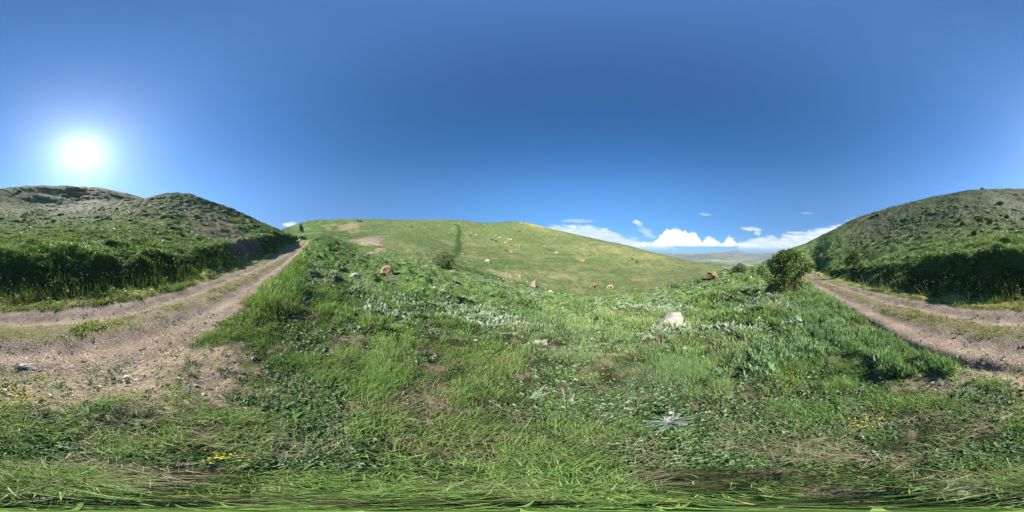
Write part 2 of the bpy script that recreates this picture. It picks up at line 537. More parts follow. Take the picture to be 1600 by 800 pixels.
def npmesh(name, V, F, mat, col=None, smooth=True, parent=None):
    V = np.ascontiguousarray(V, dtype=np.float32)
    F = np.ascontiguousarray(F, dtype=np.int32)
    me = bpy.data.meshes.new(name)
    nf, k = F.shape
    me.vertices.add(len(V))
    me.vertices.foreach_set('co', V.ravel())
    me.loops.add(nf * k)
    me.loops.foreach_set('vertex_index', F.ravel())
    me.polygons.add(nf)
    me.polygons.foreach_set('loop_start', np.arange(0, nf * k, k, dtype=np.int32))
    me.polygons.foreach_set('use_smooth', np.full(nf, smooth, dtype=bool))
    if col is not None:
        ca = me.color_attributes.new('Col', 'FLOAT_COLOR', 'POINT')
        c4 = np.ones((len(V), 4), np.float32)
        c4[:, :3] = col
        ca.data.foreach_set('color', c4.ravel())
    me.update(calc_edges=True)
    me.materials.append(mat)
    o = bpy.data.objects.new(name, me)
    COL.objects.link(o)
    if parent is not None:
        o.parent = parent
    return o


def empty(name, loc, rz=0.0):
    o = bpy.data.objects.new(name, None)
    o.empty_display_size = 0.2
    o.location = loc
    o.rotation_euler = (0, 0, rz)
    COL.objects.link(o)
    return o


# ------------------------------------------------------------------ materials
def mat_ground():
    m = bpy.data.materials.new('ground')
    m.use_nodes = True
    N = NT(m.node_tree)
    at = N.n('ShaderNodeAttribute', attribute_name='Col')
    geo = N.n('ShaderNodeNewGeometry')
    P = geo.outputs['Position']
    fine = N.noise(P, 24.0, 5, 0.65)
    mid = N.noise(P, 2.2, 6, 0.65)
    big = N.noise(P, 0.22, 5, 0.6)
    v = N.math('ADD', N.math('MULTIPLY', fine, 0.5), N.math('ADD', N.math('MULTIPLY', mid, 0.9), N.math('MULTIPLY', big, 0.6)))
    col = N.mix(1.0, at.outputs['Color'], v, 'MULTIPLY')
    hs = N.n('ShaderNodeHueSaturation')
    N.put(hs.inputs['Hue'], N.math('ADD', 0.5, N.math('MULTIPLY', N.math('SUBTRACT', big, 0.5), 0.05)))
    N.put(hs.inputs['Color'], col)
    b = N.n('ShaderNodeBsdfPrincipled')
    N.put(b.inputs['Base Color'], hs.outputs[0])
    b.inputs['Roughness'].default_value = 0.95
    b.inputs['Specular IOR Level'].default_value = 0.1
    bm = N.n('ShaderNodeBump')
    bm.inputs['Strength'].default_value = 0.8
    bm.inputs['Distance'].default_value = 0.25
    N.put(bm.inputs['Height'], N.math('ADD', N.math('MULTIPLY', mid, 0.8), N.math('MULTIPLY', fine, 0.12)))
    N.link(bm.outputs[0], b.inputs['Normal'])
    o = N.n('ShaderNodeOutputMaterial')
    N.link(b.outputs[0], o.inputs[0])
    return m


def mat_track():
    m = bpy.data.materials.new('dirt_track')
    m.use_nodes = True
    N = NT(m.node_tree)
    at = N.n('ShaderNodeAttribute', attribute_name='Col')
    geo = N.n('ShaderNodeNewGeometry')
    P = geo.outputs['Position']
    vo = N.n('ShaderNodeTexVoronoi', feature='F1')
    vo.inputs['Scale'].default_value = 55
    vo.inputs['Randomness'].default_value = 1.0
    N.link(P, vo.inputs['Vector'])
    sepc = N.n('ShaderNodeSeparateColor')
    N.link(vo.outputs['Color'], sepc.inputs[0])
    fine = N.noise(P, 45.0, 6, 0.7)
    mid = N.noise(P, 3.0, 6, 0.65)
    v = N.math('ADD', N.math('MULTIPLY', fine, 0.7), N.math('ADD', N.math('MULTIPLY', mid, 0.7), N.math('MULTIPLY', N.math('POWER', sepc.outputs[0], 5.0), 1.0)))
    col = N.mix(1.0, at.outputs['Color'], v, 'MULTIPLY')
    b = N.n('ShaderNodeBsdfPrincipled')
    N.put(b.inputs['Base Color'], col)
    b.inputs['Roughness'].default_value = 0.9
    b.inputs['Specular IOR Level'].default_value = 0.15
    bm = N.n('ShaderNodeBump')
    bm.inputs['Strength'].default_value = 0.9
    bm.inputs['Distance'].default_value = 0.025
    N.put(bm.inputs['Height'], N.math('ADD', N.math('MULTIPLY', fine, 0.8), N.math('SUBTRACT', N.math('MULTIPLY', mid, 1.5), vo.outputs['Distance'])))
    N.link(bm.outputs[0], b.inputs['Normal'])
    o = N.n('ShaderNodeOutputMaterial')
    N.link(b.outputs[0], o.inputs[0])
    return m


def mat_leaf(name, trans=0.35, rough=0.55, spec=0.25):
    m = bpy.data.materials.new(name)
    m.use_nodes = True
    N = NT(m.node_tree)
    at = N.n('ShaderNodeAttribute', attribute_name='Col')
    b = N.n('ShaderNodeBsdfPrincipled')
    N.put(b.inputs['Base Color'], at.outputs['Color'])
    b.inputs['Roughness'].default_value = rough
    b.inputs['Specular IOR Level'].default_value = spec
    t = N.n('ShaderNodeBsdfTranslucent')
    tcol = N.mix(1.0, at.outputs['Color'], (1.25, 1.35, 0.6, 1), 'MULTIPLY')
    N.put(t.inputs['Color'], tcol)
    mx = N.n('ShaderNodeMixShader')
    mx.inputs[0].default_value = trans
    N.link(b.outputs[0], mx.inputs[1])
    N.link(t.outputs[0], mx.inputs[2])
    o = N.n('ShaderNodeOutputMaterial')
    N.link(mx.outputs[0], o.inputs[0])
    return m


def mat_rock(name, c1, c2, scale=6.0):
    m = bpy.data.materials.new(name)
    m.use_nodes = True
    N = NT(m.node_tree)
    tc = N.n('ShaderNodeTexCoord')
    P = tc.outputs['Object']
    n1 = N.noise(P, scale, 7, 0.62)
    n2 = N.noise(P, scale * 5, 5, 0.7)
    f = N.sstep(n1, 0.35, 0.68)
    col = N.mix(f, (*c1, 1), (*c2, 1))
    col = N.mix(1.0, col, N.math('ADD', 0.55, N.math('MULTIPLY', n2, 0.9)), 'MULTIPLY')
    b = N.n('ShaderNodeBsdfPrincipled')
    N.put(b.inputs['Base Color'], col)
    b.inputs['Roughness'].default_value = 0.9
    b.inputs['Specular IOR Level'].default_value = 0.2
    bm = N.n('ShaderNodeBump')
    bm.inputs['Strength'].default_value = 0.7
    bm.inputs['Distance'].default_value = 0.04
    N.put(bm.inputs['Height'], N.math('ADD', n1, N.math('MULTIPLY', n2, 0.4)))
    N.link(bm.outputs[0], b.inputs['Normal'])
    o = N.n('ShaderNodeOutputMaterial')
    N.link(b.outputs[0], o.inputs[0])
    return m


def mat_plain(name, col, rough=0.8):
    m = bpy.data.materials.new(name)
    m.use_nodes = True
    N = NT(m.node_tree)
    tc = N.n('ShaderNodeTexCoord')
    n1 = N.noise(tc.outputs['Object'], 9.0, 5, 0.6)
    c = N.mix(1.0, (*col, 1), N.math('ADD', 0.65, N.math('MULTIPLY', n1, 0.7)), 'MULTIPLY')
    b = N.n('ShaderNodeBsdfPrincipled')
    N.put(b.inputs['Base Color'], c)
    b.inputs['Roughness'].default_value = rough
    o = N.n('ShaderNodeOutputMaterial')
    N.link(b.outputs[0], o.inputs[0])
    return m


M_GROUND = mat_ground()
M_TRACK = mat_track()
M_GRASS = mat_leaf('grass_blades', 0.30, 0.45, 0.3)
M_SAGE = mat_leaf('sage_leaves', 0.25, 0.75, 0.15)
M_LEAF = mat_leaf('shrub_leaves', 0.30, 0.5, 0.3)
M_BARK = mat_plain('bark', (0.16, 0.12, 0.09), 0.9)
M_PETAL = mat_leaf('petals', 0.3, 0.7, 0.1)

# ------------------------------------------------------------------ ground colours
G_DARK = np.array([0.048, 0.085, 0.022])
G_MID = np.array([0.085, 0.135, 0.036])
G_LIGHT = np.array([0.125, 0.175, 0.060])
G_LUSH = np.array([0.070, 0.165, 0.018])
DRY = np.array([0.270, 0.240, 0.095])
SAGE = np.array([0.185, 0.235, 0.150])
SOIL = np.array([0.260, 0.198, 0.140])
TRACKC = np.array([0.285, 0.222, 0.168])


def lerp(a, b, t):
    t = np.asarray(t)[..., None]
    return a * (1 - t) + b * t


def blob_mask(X, Y, cx, cy, rx, ry, rot=0.0, seed=0, wob=0.8, wl=None):
    c, s_ = math.cos(rot), math.sin(rot)
    dx, dy = X - cx, Y - cy
    a, b = (dx * c + dy * s_) / rx, (-dx * s_ + dy * c) / ry
    d = np.sqrt(a * a + b * b)
    d = d + (fbm(X, Y, wl or max(rx, ry) * 0.6, 4, seed) - 0.5) * wob * 2
    return 1 - ss(d, 0.75, 1.1)


def radial_patch(px, py, wdeg, depth, seed, rmin=50, wob=0.8):
    x, y, z, r = hit(px, py, rmin)
    return (x, y, r * wdeg * D2R / 2, depth, seed, wob, math.atan2(x, y))


PATCHES = []      # bare or coloured ground: (x, y, half width, half depth, colour, strength, seed, azimuth)


def add_patch(px, py, wpx, depth, colr, k, seed, rmin=50):
    x, y, z, r = hit(px, py, rmin)
    PATCHES.append((x, y, r * wpx * 0.225 * D2R / 2, depth, colr, k, seed, math.atan2(x, y)))


ROSE = np.array([0.36, 0.27, 0.21])
add_patch(585, 376, 44, 26, np.array([0.23, 0.185, 0.15]), 0.8, 1)
add_patch(570, 378, 36, 14, np.array([0.34, 0.26, 0.18]), 0.5, 2)
add_patch(594, 391, 14, 4.5, np.array([0.30, 0.205, 0.145]), 0.85, 3)
add_patch(535, 357, 50, 22, np.array([0.26, 0.21, 0.12]), 0.6, 4)
add_patch(700, 378, 22, 6, np.array([0.24, 0.18, 0.10]), 0.5, 6)
add_patch(707, 396, 7, 2.5, np.array([0.26, 0.13, 0.09]), 0.9, 7)
add_patch(775, 423, 30, 4, np.array([0.27, 0.20, 0.12]), 0.35, 8)
add_patch(800, 432, 34, 5, np.array([0.30, 0.23, 0.15]), 0.35, 9)
add_patch(1005, 435, 26, 7, np.array([0.34, 0.22, 0.11]), 0.4, 10)
add_patch(880, 432, 30, 6, np.array([0.29, 0.22, 0.13]), 0.4, 11)
add_patch(900, 452, 34, 4, np.array([0.28, 0.22, 0.13]), 0.4, 12)
add_patch(905, 403, 16, 6, np.array([0.27, 0.21, 0.11]), 0.35, 13)
add_patch(945, 385, 60, 14, np.array([0.26, 0.21, 0.10]), 0.3, 14)
add_patch(1010, 398, 70, 12, np.array([0.28, 0.22, 0.10]), 0.3, 15)
add_patch(830, 349, 50, 14, np.array([0.34, 0.30, 0.10]), 0.8, 16)
add_patch(335, 343, 60, 14, np.array([0.20, 0.14, 0.12]), 0.7, 17, 30)
add_patch(300, 325, 70, 14, np.array([0.18, 0.14, 0.12]), 0.5, 18, 30)
add_patch(1375, 345, 90, 14, np.array([0.20, 0.16, 0.11]), 0.35, 19, 60)

# the wet green gully that runs down the opposite slope
GULLY = [hit(x, y, 62)[:2] for x, y in ((716, 352), (718, 362), (716, 374), (717, 384), (713, 394), (706, 404), (700, 412))]
VALLEY = [hit(x, y, 58)[:2] for x, y in ((712, 416), (735, 423), (765, 432), (800, 441), (850, 458))]


def line_dist(X, Y, pts):
    d = np.full(np.shape(X), 1e9)
    for (x0, y0), (x1, y1) in zip(pts[:-1], pts[1:]):
        dx, dy = x1 - x0, y1 - y0
        L = dx * dx + dy * dy + 1e-9
        t = np.clip(((X - x0) * dx + (Y - y0) * dy) / L, 0, 1)
        d = np.minimum(d, np.hypot(X - x0 - t * dx, Y - y0 - t * dy))
    return d


def ground_masks(X, Y):
    """bare soil amount near the camera and along the track"""
    U, V = uv(X, Y)
    W = V - road_c(U)
    R = np.hypot(X, Y)
    e = (fbm(X, Y, 0.9, 4, 31) - 0.5)
    track = (1 - ss(np.abs(W) + e * 0.55, 1.25, 1.6)) * (R < 75) * ss(U, -66, -60) * (1 - ss(U, 36, 42))
    strip = (1 - ss(np.abs(W - 0.05) + e * 0.5, 0.26, 0.55)) * (0.5 + 0.5 * ss(fbm(X, Y, 0.8, 3, 77), 0.42, 0.60))
    # the wide worn apron between track and camera
    apron = blob_mask(U, V, -0.9, -1.75, 1.9, 0.85, 0.0, 91, 0.5, 0.7) * 0.85
    apron = np.maximum(apron, blob_mask(U, V, -1.5, -0.95, 0.75, 0.45, 0.1, 92, 0.6, 0.5) * 0.8)
    apron = np.maximum(apron, blob_mask(U, V, 1.3, -1.35, 0.8, 0.35, 0.1, 93, 0.6, 0.5) * 0.6)
    holes = ss(fbm(X, Y, 0.22, 4, 95), 0.63, 0.70) * (R < 5) * 0.7
    return W, track, strip, apron, holes


def ground_color(X, Y, Z):
    U, V = uv(X, Y)
    R = np.hypot(X, Y)
    W, track, strip, apron, holes = ground_masks(X, Y)
    n1 = fbm(X, Y, 30, 4, 5)
    n2 = fbm(X, Y, 5, 4, 6)
    n3 = fbm(X, Y, 1.2, 3, 7)
    c = lerp(G_DARK, G_MID, ss(n2 * 0.5 + n3 * 0.5, 0.3, 0.6))
    c = lerp(c, G_LIGHT, ss(n1 * 0.5 + n2 * 0.5, 0.45, 0.65))
    # close by: mostly thatch and soil, painted dark as shade between the blades
    thatch_shade = lerp(np.array([0.032, 0.034, 0.016]), np.array([0.16, 0.12, 0.08]), ss(fbm(X, Y, 0.22, 4, 14), 0.54, 0.74))
    c = lerp(c, thatch_shade, (1 - ss(R, 3, 10)) * 0.85)
    # opposite hillside: shorter, yellower grass
    opp = ss(V, 42, 60) * (R < 900)
    co = lerp(np.array([0.095, 0.130, 0.044]), np.array([0.130, 0.152, 0.060]), ss(n1, 0.42, 0.66))
    co = lerp(co, np.array([0.205, 0.170, 0.085]), ss(fbm(X, Y, 11, 5, 44), 0.54, 0.72) * 0.30)
    co = lerp(co, np.array([0.060, 0.095, 0.035]), ss(fbm(X, Y, 2.4, 4, 45), 0.52, 0.70) * 0.75)
    terr = vnoise(Z / 0.8 + fbm(X, Y, 20, 2, 9) * 5, fbm(X, Y, 9, 2, 10) * 7, 3)
    co = lerp(co, np.array([0.070, 0.100, 0.040]), ss(terr, 0.55, 0.8) * 0.45)
    co = lerp(co, np.array([0.165, 0.180, 0.085]), (1 - ss(terr, 0.12, 0.35)) * 0.35)
    co = lerp(co, DRY, ss(Z, 20, 48) * ss(X, -10, 40) * 0.45)
    c = lerp(c, co, opp)
    # hill above the track
    bk = ss(-W, 8, 25) * (R < 900)
    cb = lerp(np.array([0.062, 0.085, 0.032]), np.array([0.130, 0.150, 0.066]), ss(fbm(X, Y, 2.6, 4, 46), 0.38, 0.62))
    cb = lerp(cb, np.array([0.11, 0.115, 0.065]), ss(n1, 0.5, 0.7) * 0.4)
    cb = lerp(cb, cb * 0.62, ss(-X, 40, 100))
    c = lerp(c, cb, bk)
    # bank face, its shade painted in as a darker tone
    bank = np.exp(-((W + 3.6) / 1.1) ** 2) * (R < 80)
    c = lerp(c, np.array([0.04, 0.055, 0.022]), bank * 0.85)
    g = np.minimum(line_dist(X, Y, GULLY) / (1.6 + 3.0 * fbm(X, Y, 9, 2, 88)), line_dist(X, Y, VALLEY) / 3.6)
    c = lerp(c, np.array([0.030, 0.072, 0.018]), (1 - ss(g + (n2 - 0.5) * 1.2, 0.4, 1.2)) * 0.85)
    for (cx, cy, rx, ry, cc, k, sd_, a) in PATCHES:
        c = lerp(c, cc, blob_mask(X, Y, cx, cy, rx, ry, -a, 100 + sd_, 1.4) * k)
    # yellowed verges and middle strip
    verge = np.exp(-((W + 2.0) / 0.45) ** 2) * (R < 70)
    c = lerp(c, np.array([0.26, 0.25, 0.07]), verge * 0.85)
    tn = fbm(X, Y, 0.35, 4, 9)
    tc = lerp(TRACKC * 0.82, TRACKC * 1.12, ss(tn, 0.3, 0.7))
    c = lerp(c, tc, track)
    c = lerp(c, np.array([0.17, 0.17, 0.05]), strip * track * 0.75)
    c = lerp(c, SOIL * 1.05, np.clip(apron, 0, 1))
    c = lerp(c, np.array([0.21, 0.155, 0.105]), holes * 0.6)
    # washed edge, darker brown
    wsh = np.exp(-((W - 1.42) / 0.12) ** 2) * ss(U, -0.5, 1.2) * (1 - ss(U, 5.5, 8)) * (R < 20)
    c = lerp(c, np.array([0.15, 0.11, 0.08]), wsh * 0.6)
    # the plain: strips of fields
    plain = ss(R, 1500, 2600)
    cs, sn = math.cos(0.5), math.sin(0.5)
    fx, fy = (X * cs + Y * sn) / 620, (-X * sn + Y * cs) / 1500
    jx = np.floor(fx + vnoise(np.floor(fy) * 1.0, np.zeros_like(fy), 4) * 3)
    fh = _hash(jx.astype(np.int64), np.floor(fy).astype(np.int64), 8)
    pc = lerp(np.array([0.085, 0.135, 0.045]), np.array([0.23, 0.235, 0.115]), ss(fh, 0.15, 0.8))
    pc = lerp(pc, np.array([0.40, 0.36, 0.27]), ss(fh, 0.90, 0.93))
    pc = lerp(pc, np.array([0.035, 0.065, 0.03]), ss(fbm(X, Y, 1400, 4, 66), 0.56, 0.62) * (1 - ss(R, 9000, 16000)))
    mtn = ss(R, 11000, 16000)
    pc = lerp(pc, lerp(np.array([0.07, 0.095, 0.07]), np.array([0.15, 0.15, 0.11]), ss(fbm(X, Y, 1300, 4, 67), 0.42, 0.56)), mtn)
    c = lerp(c, pc, plain)
    return c


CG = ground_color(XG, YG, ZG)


def build_ground():
    idx = np.arange(NR * NA).reshape(NR, NA)
    a = idx[:-1, :]
    b = idx[1:, :]
    F = np.stack([a, np.roll(a, -1, 1), np.roll(b, -1, 1), b], -1)       # seen from above: anticlockwise reversed below
    F = F[..., ::-1]
    Rm = RG[:-1]
    Wm, Um, Vm = WG[:-1], UG[:-1], VG[:-1]
    reg = np.zeros(Rm.shape, int)                                         # 0 near slope
    reg[(Wm < -1.9)] = 1                                                  # hillside above the track
    lipR = np.interp(AX, [430, 500, 560, 650, 800, 920, 1040, 1100, 1140, 1200, 1265], [90, 90, 66, 62, 57, 53, 55, 66, 78, 80, 80])[None, :]
    reg[(Wm >= -1.9) & (Rm > lipR)] = 2                                   # opposite hill
    tr = (np.abs(Wm) < 1.45) & (Um > -62) & (Um < 38) & (Rm < 75)
    reg[tr] = 3
    reg[Rm > 900] = 4
    reg[Rm > 12000] = 5
    P = np.stack([XG, YG, ZG], -1).reshape(-1, 3)
    C = CG.reshape(-1, 3)
    for k, (nm, mt_) in enumerate((('ground', M_GROUND), ('hillside', M_GROUND), ('valley_hill', M_GROUND), ('dirt_track', M_TRACK), ('plain', M_GROUND), ('mountains', M_GROUND))):
        f = F[reg == k].reshape(-1, 4)
        if not len(f):
            continue
        used, inv = np.unique(f, return_inverse=True)
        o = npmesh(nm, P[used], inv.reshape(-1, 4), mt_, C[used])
        tag(o, kind='structure')


build_ground()

# ------------------------------------------------------------------ grass
def blades(name, x, y, h, w, lean, head, col, tipcol, seg=1, mat=M_GRASS, z=None):
    n = len(x)
    z = H(x, y) - 0.01 if z is None else z
    cx, cy = np.cos(head), np.sin(head)          # direction of lean
    face = head + math.pi / 2 + rng.normal(0, 0.7, n)
    wx, wy = np.cos(face) * w / 2, np.sin(face) * w / 2
    B = np.stack([x, y, z], 1)
    side = np.stack([wx, wy, np.zeros(n)], 1)
    tip = B + np.stack([cx * lean * h, cy * lean * h, h * np.sqrt(np.clip(1 - lean * lean * 0.6, 0.15, 1))], 1)
    if seg == 1:
        V = np.stack([B - side, B + side, tip], 1).reshape(-1, 3)
        F = np.arange(3 * n).reshape(n, 3)
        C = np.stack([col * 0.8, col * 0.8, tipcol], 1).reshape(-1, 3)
    else:
        mid = B + np.stack([cx * lean * h * 0.28, cy * lean * h * 0.28, h * 0.60], 1)
        V = np.stack([B - side, B + side, mid + side * 0.75, mid - side * 0.75, tip], 1).reshape(-1, 3)
        i = np.arange(n) * 5
        F = np.concatenate([np.stack([i, i + 1, i + 2], 1), np.stack([i, i + 2, i + 3], 1), np.stack([i + 3, i + 2, i + 4], 1)])
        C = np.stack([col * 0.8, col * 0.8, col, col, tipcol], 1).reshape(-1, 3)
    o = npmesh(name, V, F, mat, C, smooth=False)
    return o


BL_A = np.array([0.070, 0.165, 0.030])
BL_B = np.array([0.165, 0.310, 0.055])
BL_C = np.array([0.270, 0.385, 0.115])
BL_Y = np.array([0.300, 0.290, 0.090])
BL_STRAW = np.array([0.420, 0.360, 0.200])
BL_BLUE = np.array([0.210, 0.310, 0.190])


def grass_color(x, y, n):
    a = fbm(x, y, 1.6, 3, 201)
    b = fbm(x, y, 7.0, 3, 202)
    r = rng.random(n)
    c = lerp(BL_A * 0.7, BL_B, np.clip(ss(a, 0.35, 0.65) * 0.45 + r * 0.65, 0, 1))
    c = lerp(c, BL_C, ss(b + (r - 0.5) * 0.3, 0.5, 0.75))
    c = lerp(c, BL_BLUE, ss(fbm(x, y, 3.0, 3, 203) + (r - 0.5) * 0.2, 0.58, 0.72) * 0.5)
    straw = (rng.random(n) < 0.06 + 0.15 * ss(fbm(x, y, 0.7, 2, 204), 0.5, 0.7))
    c[straw] = BL_STRAW * (0.6 + 0.5 * rng.random(straw.sum()))[:, None]
    return c


def sample_log(n, r0, r1, a0=-math.pi, a1=math.pi):
    r = np.exp(rng.uniform(math.log(r0), math.log(r1), n))
    a = rng.uniform(a0, a1, n)
    return r * np.sin(a), r * np.cos(a)


def grass_zone(name, x, y, seg, wbase, wr, label, hscale=1.0):
    n = len(x)
    W, track, strip, apron, holes = ground_masks(x, y)
    U, V = uv(x, y)
    R = np.hypot(x, y)
    clump = fbm(x, y, 0.28, 3, 210)
    keep = rng.random(n) < np.clip(0.10 + 2.6 * (clump - 0.34), 0.04, 1.0)
    keep &= rng.random(n) > track * (1 - strip * 0.75)
    keep &= rng.random(n) > apron * 0.88
    keep &= rng.random(n) > holes * 0.85
    x, y, W, track, R, U, V, clump = [q[keep] for q in (x, y, W, track, R, U, V, clump)]
    n = len(x)
    # height field
    h = 0.066 + 0.085 * ss(R, 2.2, 6) - 0.02 * ss(R, 8, 16)
    h = h * (1 - 0.4 * ss(R, 25, 90))
    shoulder = np.exp(-((W - 2.35) / 0.65) ** 2) * (ss(np.abs(U + 0.3), 2.2, 4.2)) * (R < 60)
    h = h + shoulder * np.where(U > 0, 0.11, 0.20)
    bank_shade = np.exp(-((W + 3.6) / 1.3) ** 2) * (R < 70)
    bankb = np.exp(-((W + 3.3) / 1.0) ** 2) * (R < 60)
    h = h + 0.05 * bankb
    tr = track > 0.4
    h = np.where(tr, 0.05 + 0.03 * rng.random(n), h)
    vg = np.exp(-((W + 1.9) / 0.4) ** 2)
    h = h * (1 - 0.5 * vg)
    h = h * (0.55 + 0.9 * clump) * rng.uniform(0.6, 1.35, n) * hscale * (0.55 + 1.1 * ss(fbm(x, y, 0.75, 3, 211), 0.36, 0.66))
    w = (wbase + wr * R) * rng.uniform(0.7, 1.4, n)
    lean = np.clip(rng.normal(0.55, 0.28, n), 0.05, 1.1) * (1 + 0.25 * (1 - ss(R, 1.5, 4)))
    lean = np.clip(lean, 0.05, 1.2)
    head = rng.uniform(0, 2 * math.pi, n) * 0.75 + fbm(x, y, 1.2, 2, 220) * 9
    c = grass_color(x, y, n)
    yel = np.clip(vg * (R < 70) + 0.7 * tr, 0, 1) * 0.75
    c = lerp(c, BL_Y * 0.8, yel)
    sh_blue = shoulder * ss(U, 1.5, 3.5) * 0.45
    c = lerp(c, np.array([0.20, 0.30, 0.16]), sh_blue)
    c = lerp(c, c * np.array([0.45, 0.46, 0.55]), bank_shade * 0.9)  # blades on the bank darkened and blued to paint its shade
    opp = ss(V, 44, 60)
    c = lerp(c, np.array([0.120, 0.152, 0.060]), opp * 0.9)
    c = lerp(c, np.array([0.125, 0.150, 0.070]), ss(-W, 4.5, 9) * 0.6)
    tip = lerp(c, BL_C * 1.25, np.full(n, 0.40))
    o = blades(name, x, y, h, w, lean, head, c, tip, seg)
    tag(o, label, 'grass', kind='stuff')
    return o


n0 = 235000
r_ = np.sqrt(rng.uniform(0.0, 1, n0)) * 2.7
r_[:20000] = np.exp(rng.uniform(math.log(0.01), math.log(0.8), 20000))
a_ = rng.uniform(-math.pi, math.pi, n0)
grass_zone('grass', r_ * np.sin(a_), r_ * np.cos(a_), 2, 0.0028, 0.0007, 'short tangled green grass on the verge right below the viewer')
x_, y_ = sample_log(240000, 2.6, 13)
grass_zone('meadow_grass', x_, y_, 2, 0.005, 0.0022, 'mixed green meadow grass on the near slope and shoulders of the track')
x_, y_ = sample_log(260000, 12, 75)
grass_zone('slope_grass', x_, y_, 1, 0.012, 0.0032, 'rough green grass tufts further down the slope and up the hill')


def weeds():
    # small leafy weeds filling the turf close by
    x, y = sample_log(52000, 0.45, 11)
    W, track, strip, apron, holes = ground_masks(x, y)
    k = (rng.random(len(x)) < np.clip(0.15 + 2.4 * (fbm(x, y, 0.6, 3, 230) - 0.42), 0.03, 0.9)) & (rng.random(len(x)) > track * 0.93) & (rng.random(len(x)) > apron * 0.8)
    x, y = x[k], y[k]
    R_ = np.hypot(x, y)
    g = np.random.default_rng(77)
    va = []
    for q, (c1, c2) in enumerate(((np.array([0.050, 0.120, 0.025]), np.array([0.120, 0.225, 0.055])), (np.array([0.110, 0.190, 0.060]), np.array([0.210, 0.320, 0.120])),
                                  (np.array([0.110, 0.170, 0.080]), np.array([0.210, 0.290, 0.160])), (np.array([0.035, 0.085, 0.025]), np.array([0.085, 0.160, 0.045])))):
        n = 13
        th = g.uniform(0, 6.28, n)
        el_ = g.uniform(0.05, 1.15, n)
        L_ = g.uniform(0.5, 1.0, n)
        d = np.stack([np.cos(th) * np.cos(el_), np.sin(th) * np.cos(el_), np.sin(el_)], 1)
        s_ = np.stack([-np.sin(th), np.cos(th), g.uniform(-.4, .4, n)], 1)
        a = d * (L_ * 0.35)[:, None]
        b = d * L_[:, None] + np.array([0, 0, -0.12])
        m_ = (a + b) / 2 + np.array([0, 0, 0.07])
        w = 0.16
        V = np.stack([a, m_ + s_ * w, b, m_ - s_ * w], 1).reshape(-1, 3)
        i = np.arange(n) * 4
        F = np.concatenate([np.stack([i, i + 1, i + 2], 1), np.stack([i, i + 2, i + 3], 1)])
        va.append((V, F, np.repeat(lerp(c1, c2, g.random(n)), 4, 0)))
    merged_tufts('leafy_weeds', x, y, (0.026 + 0.010 * R_) * rng.uniform(0.5, 1.6, len(x)), va, 'small leafy weeds mixed into the near turf', M_GRASS)
    # dead straw lying about
    x, y = sample_log(17000, 0.2, 7)
    W, track, strip, apron, holes = ground_masks(x, y)
    k = (rng.random(len(x)) < ss(fbm(x, y, 0.35, 3, 240), 0.40, 0.60)) & (track < 0.5)
    x, y = x[k], y[k]
    n = len(x)
    c = lerp(np.array([0.24, 0.20, 0.11]), np.array([0.48, 0.44, 0.28]), rng.random(n))
    o = blades('dead_straw', x, y, rng.uniform(0.05, 0.13, n), 0.0032 + 0.0007 * np.hypot(x, y), np.full(n, 1.2), rng.uniform(0, 6.28, n), c, c, 1, z=H(x, y) + rng.uniform(0.0, 0.05, n))
    tag(o, 'dead straw and trampled stems lying in the near turf', 'straw', kind='stuff')


# tall flowering grass at the foot of the bank and on the shoulders
def seed_grass():
    x, y = sample_log(60000, 3.5, 40)
    U, V = uv(x, y)
    W = V - road_c(U)
    k = ((W < -2.0) & (W > -2.9)) | ((W > 1.9) & (W < 2.9) & (np.abs(U) > 3) & (rng.random(len(x)) < 0.12))
    x, y = x[k][:520], y[k][:520]
    n = len(x)
    h = rng.uniform(0.45, 0.95, n)
    c = lerp(np.array([0.10, 0.15, 0.045]), np.array([0.24, 0.24, 0.12]), rng.random(n))
    R = np.hypot(x, y)
    o = blades('seed_grass', x, y, h, 0.006 + 0.0011 * R, np.clip(rng.normal(0.55, 0.25, n), 0.1, 1.0), rng.normal(0.6, 0.7, n), c, c * 1.1, 1)
    tag(o, 'thin pale stalks of flowering grass at the foot of the bank', 'grass', kind='stuff')
    z = H(x, y)
    # seed heads
    hd = np.stack([x, y, z + h * 0.95], 1) + rng.normal(0, 0.05, (n, 3))
    s_ = (0.010 + 0.0011 * R)[:, None]
    a = rng.normal(0, 1, (n, 3)) * s_ * 0.35
    up = np.array([0.3, 0.2, 1.0]) * s_ * 1.9
    Vv = np.stack([hd - a, hd + a, hd + up], 1).reshape(-1, 3)
    C = np.repeat(lerp(np.array([0.45, 0.42, 0.26]), np.array([0.62, 0.60, 0.46]), rng.random(n)), 3, 0)
    o = npmesh('seed_heads', Vv, np.arange(3 * n).reshape(n, 3), M_GRASS, C, smooth=False)
    tag(o, 'pale seed heads of the grass nodding along the bank', 'grass', kind='stuff')


seed_grass()


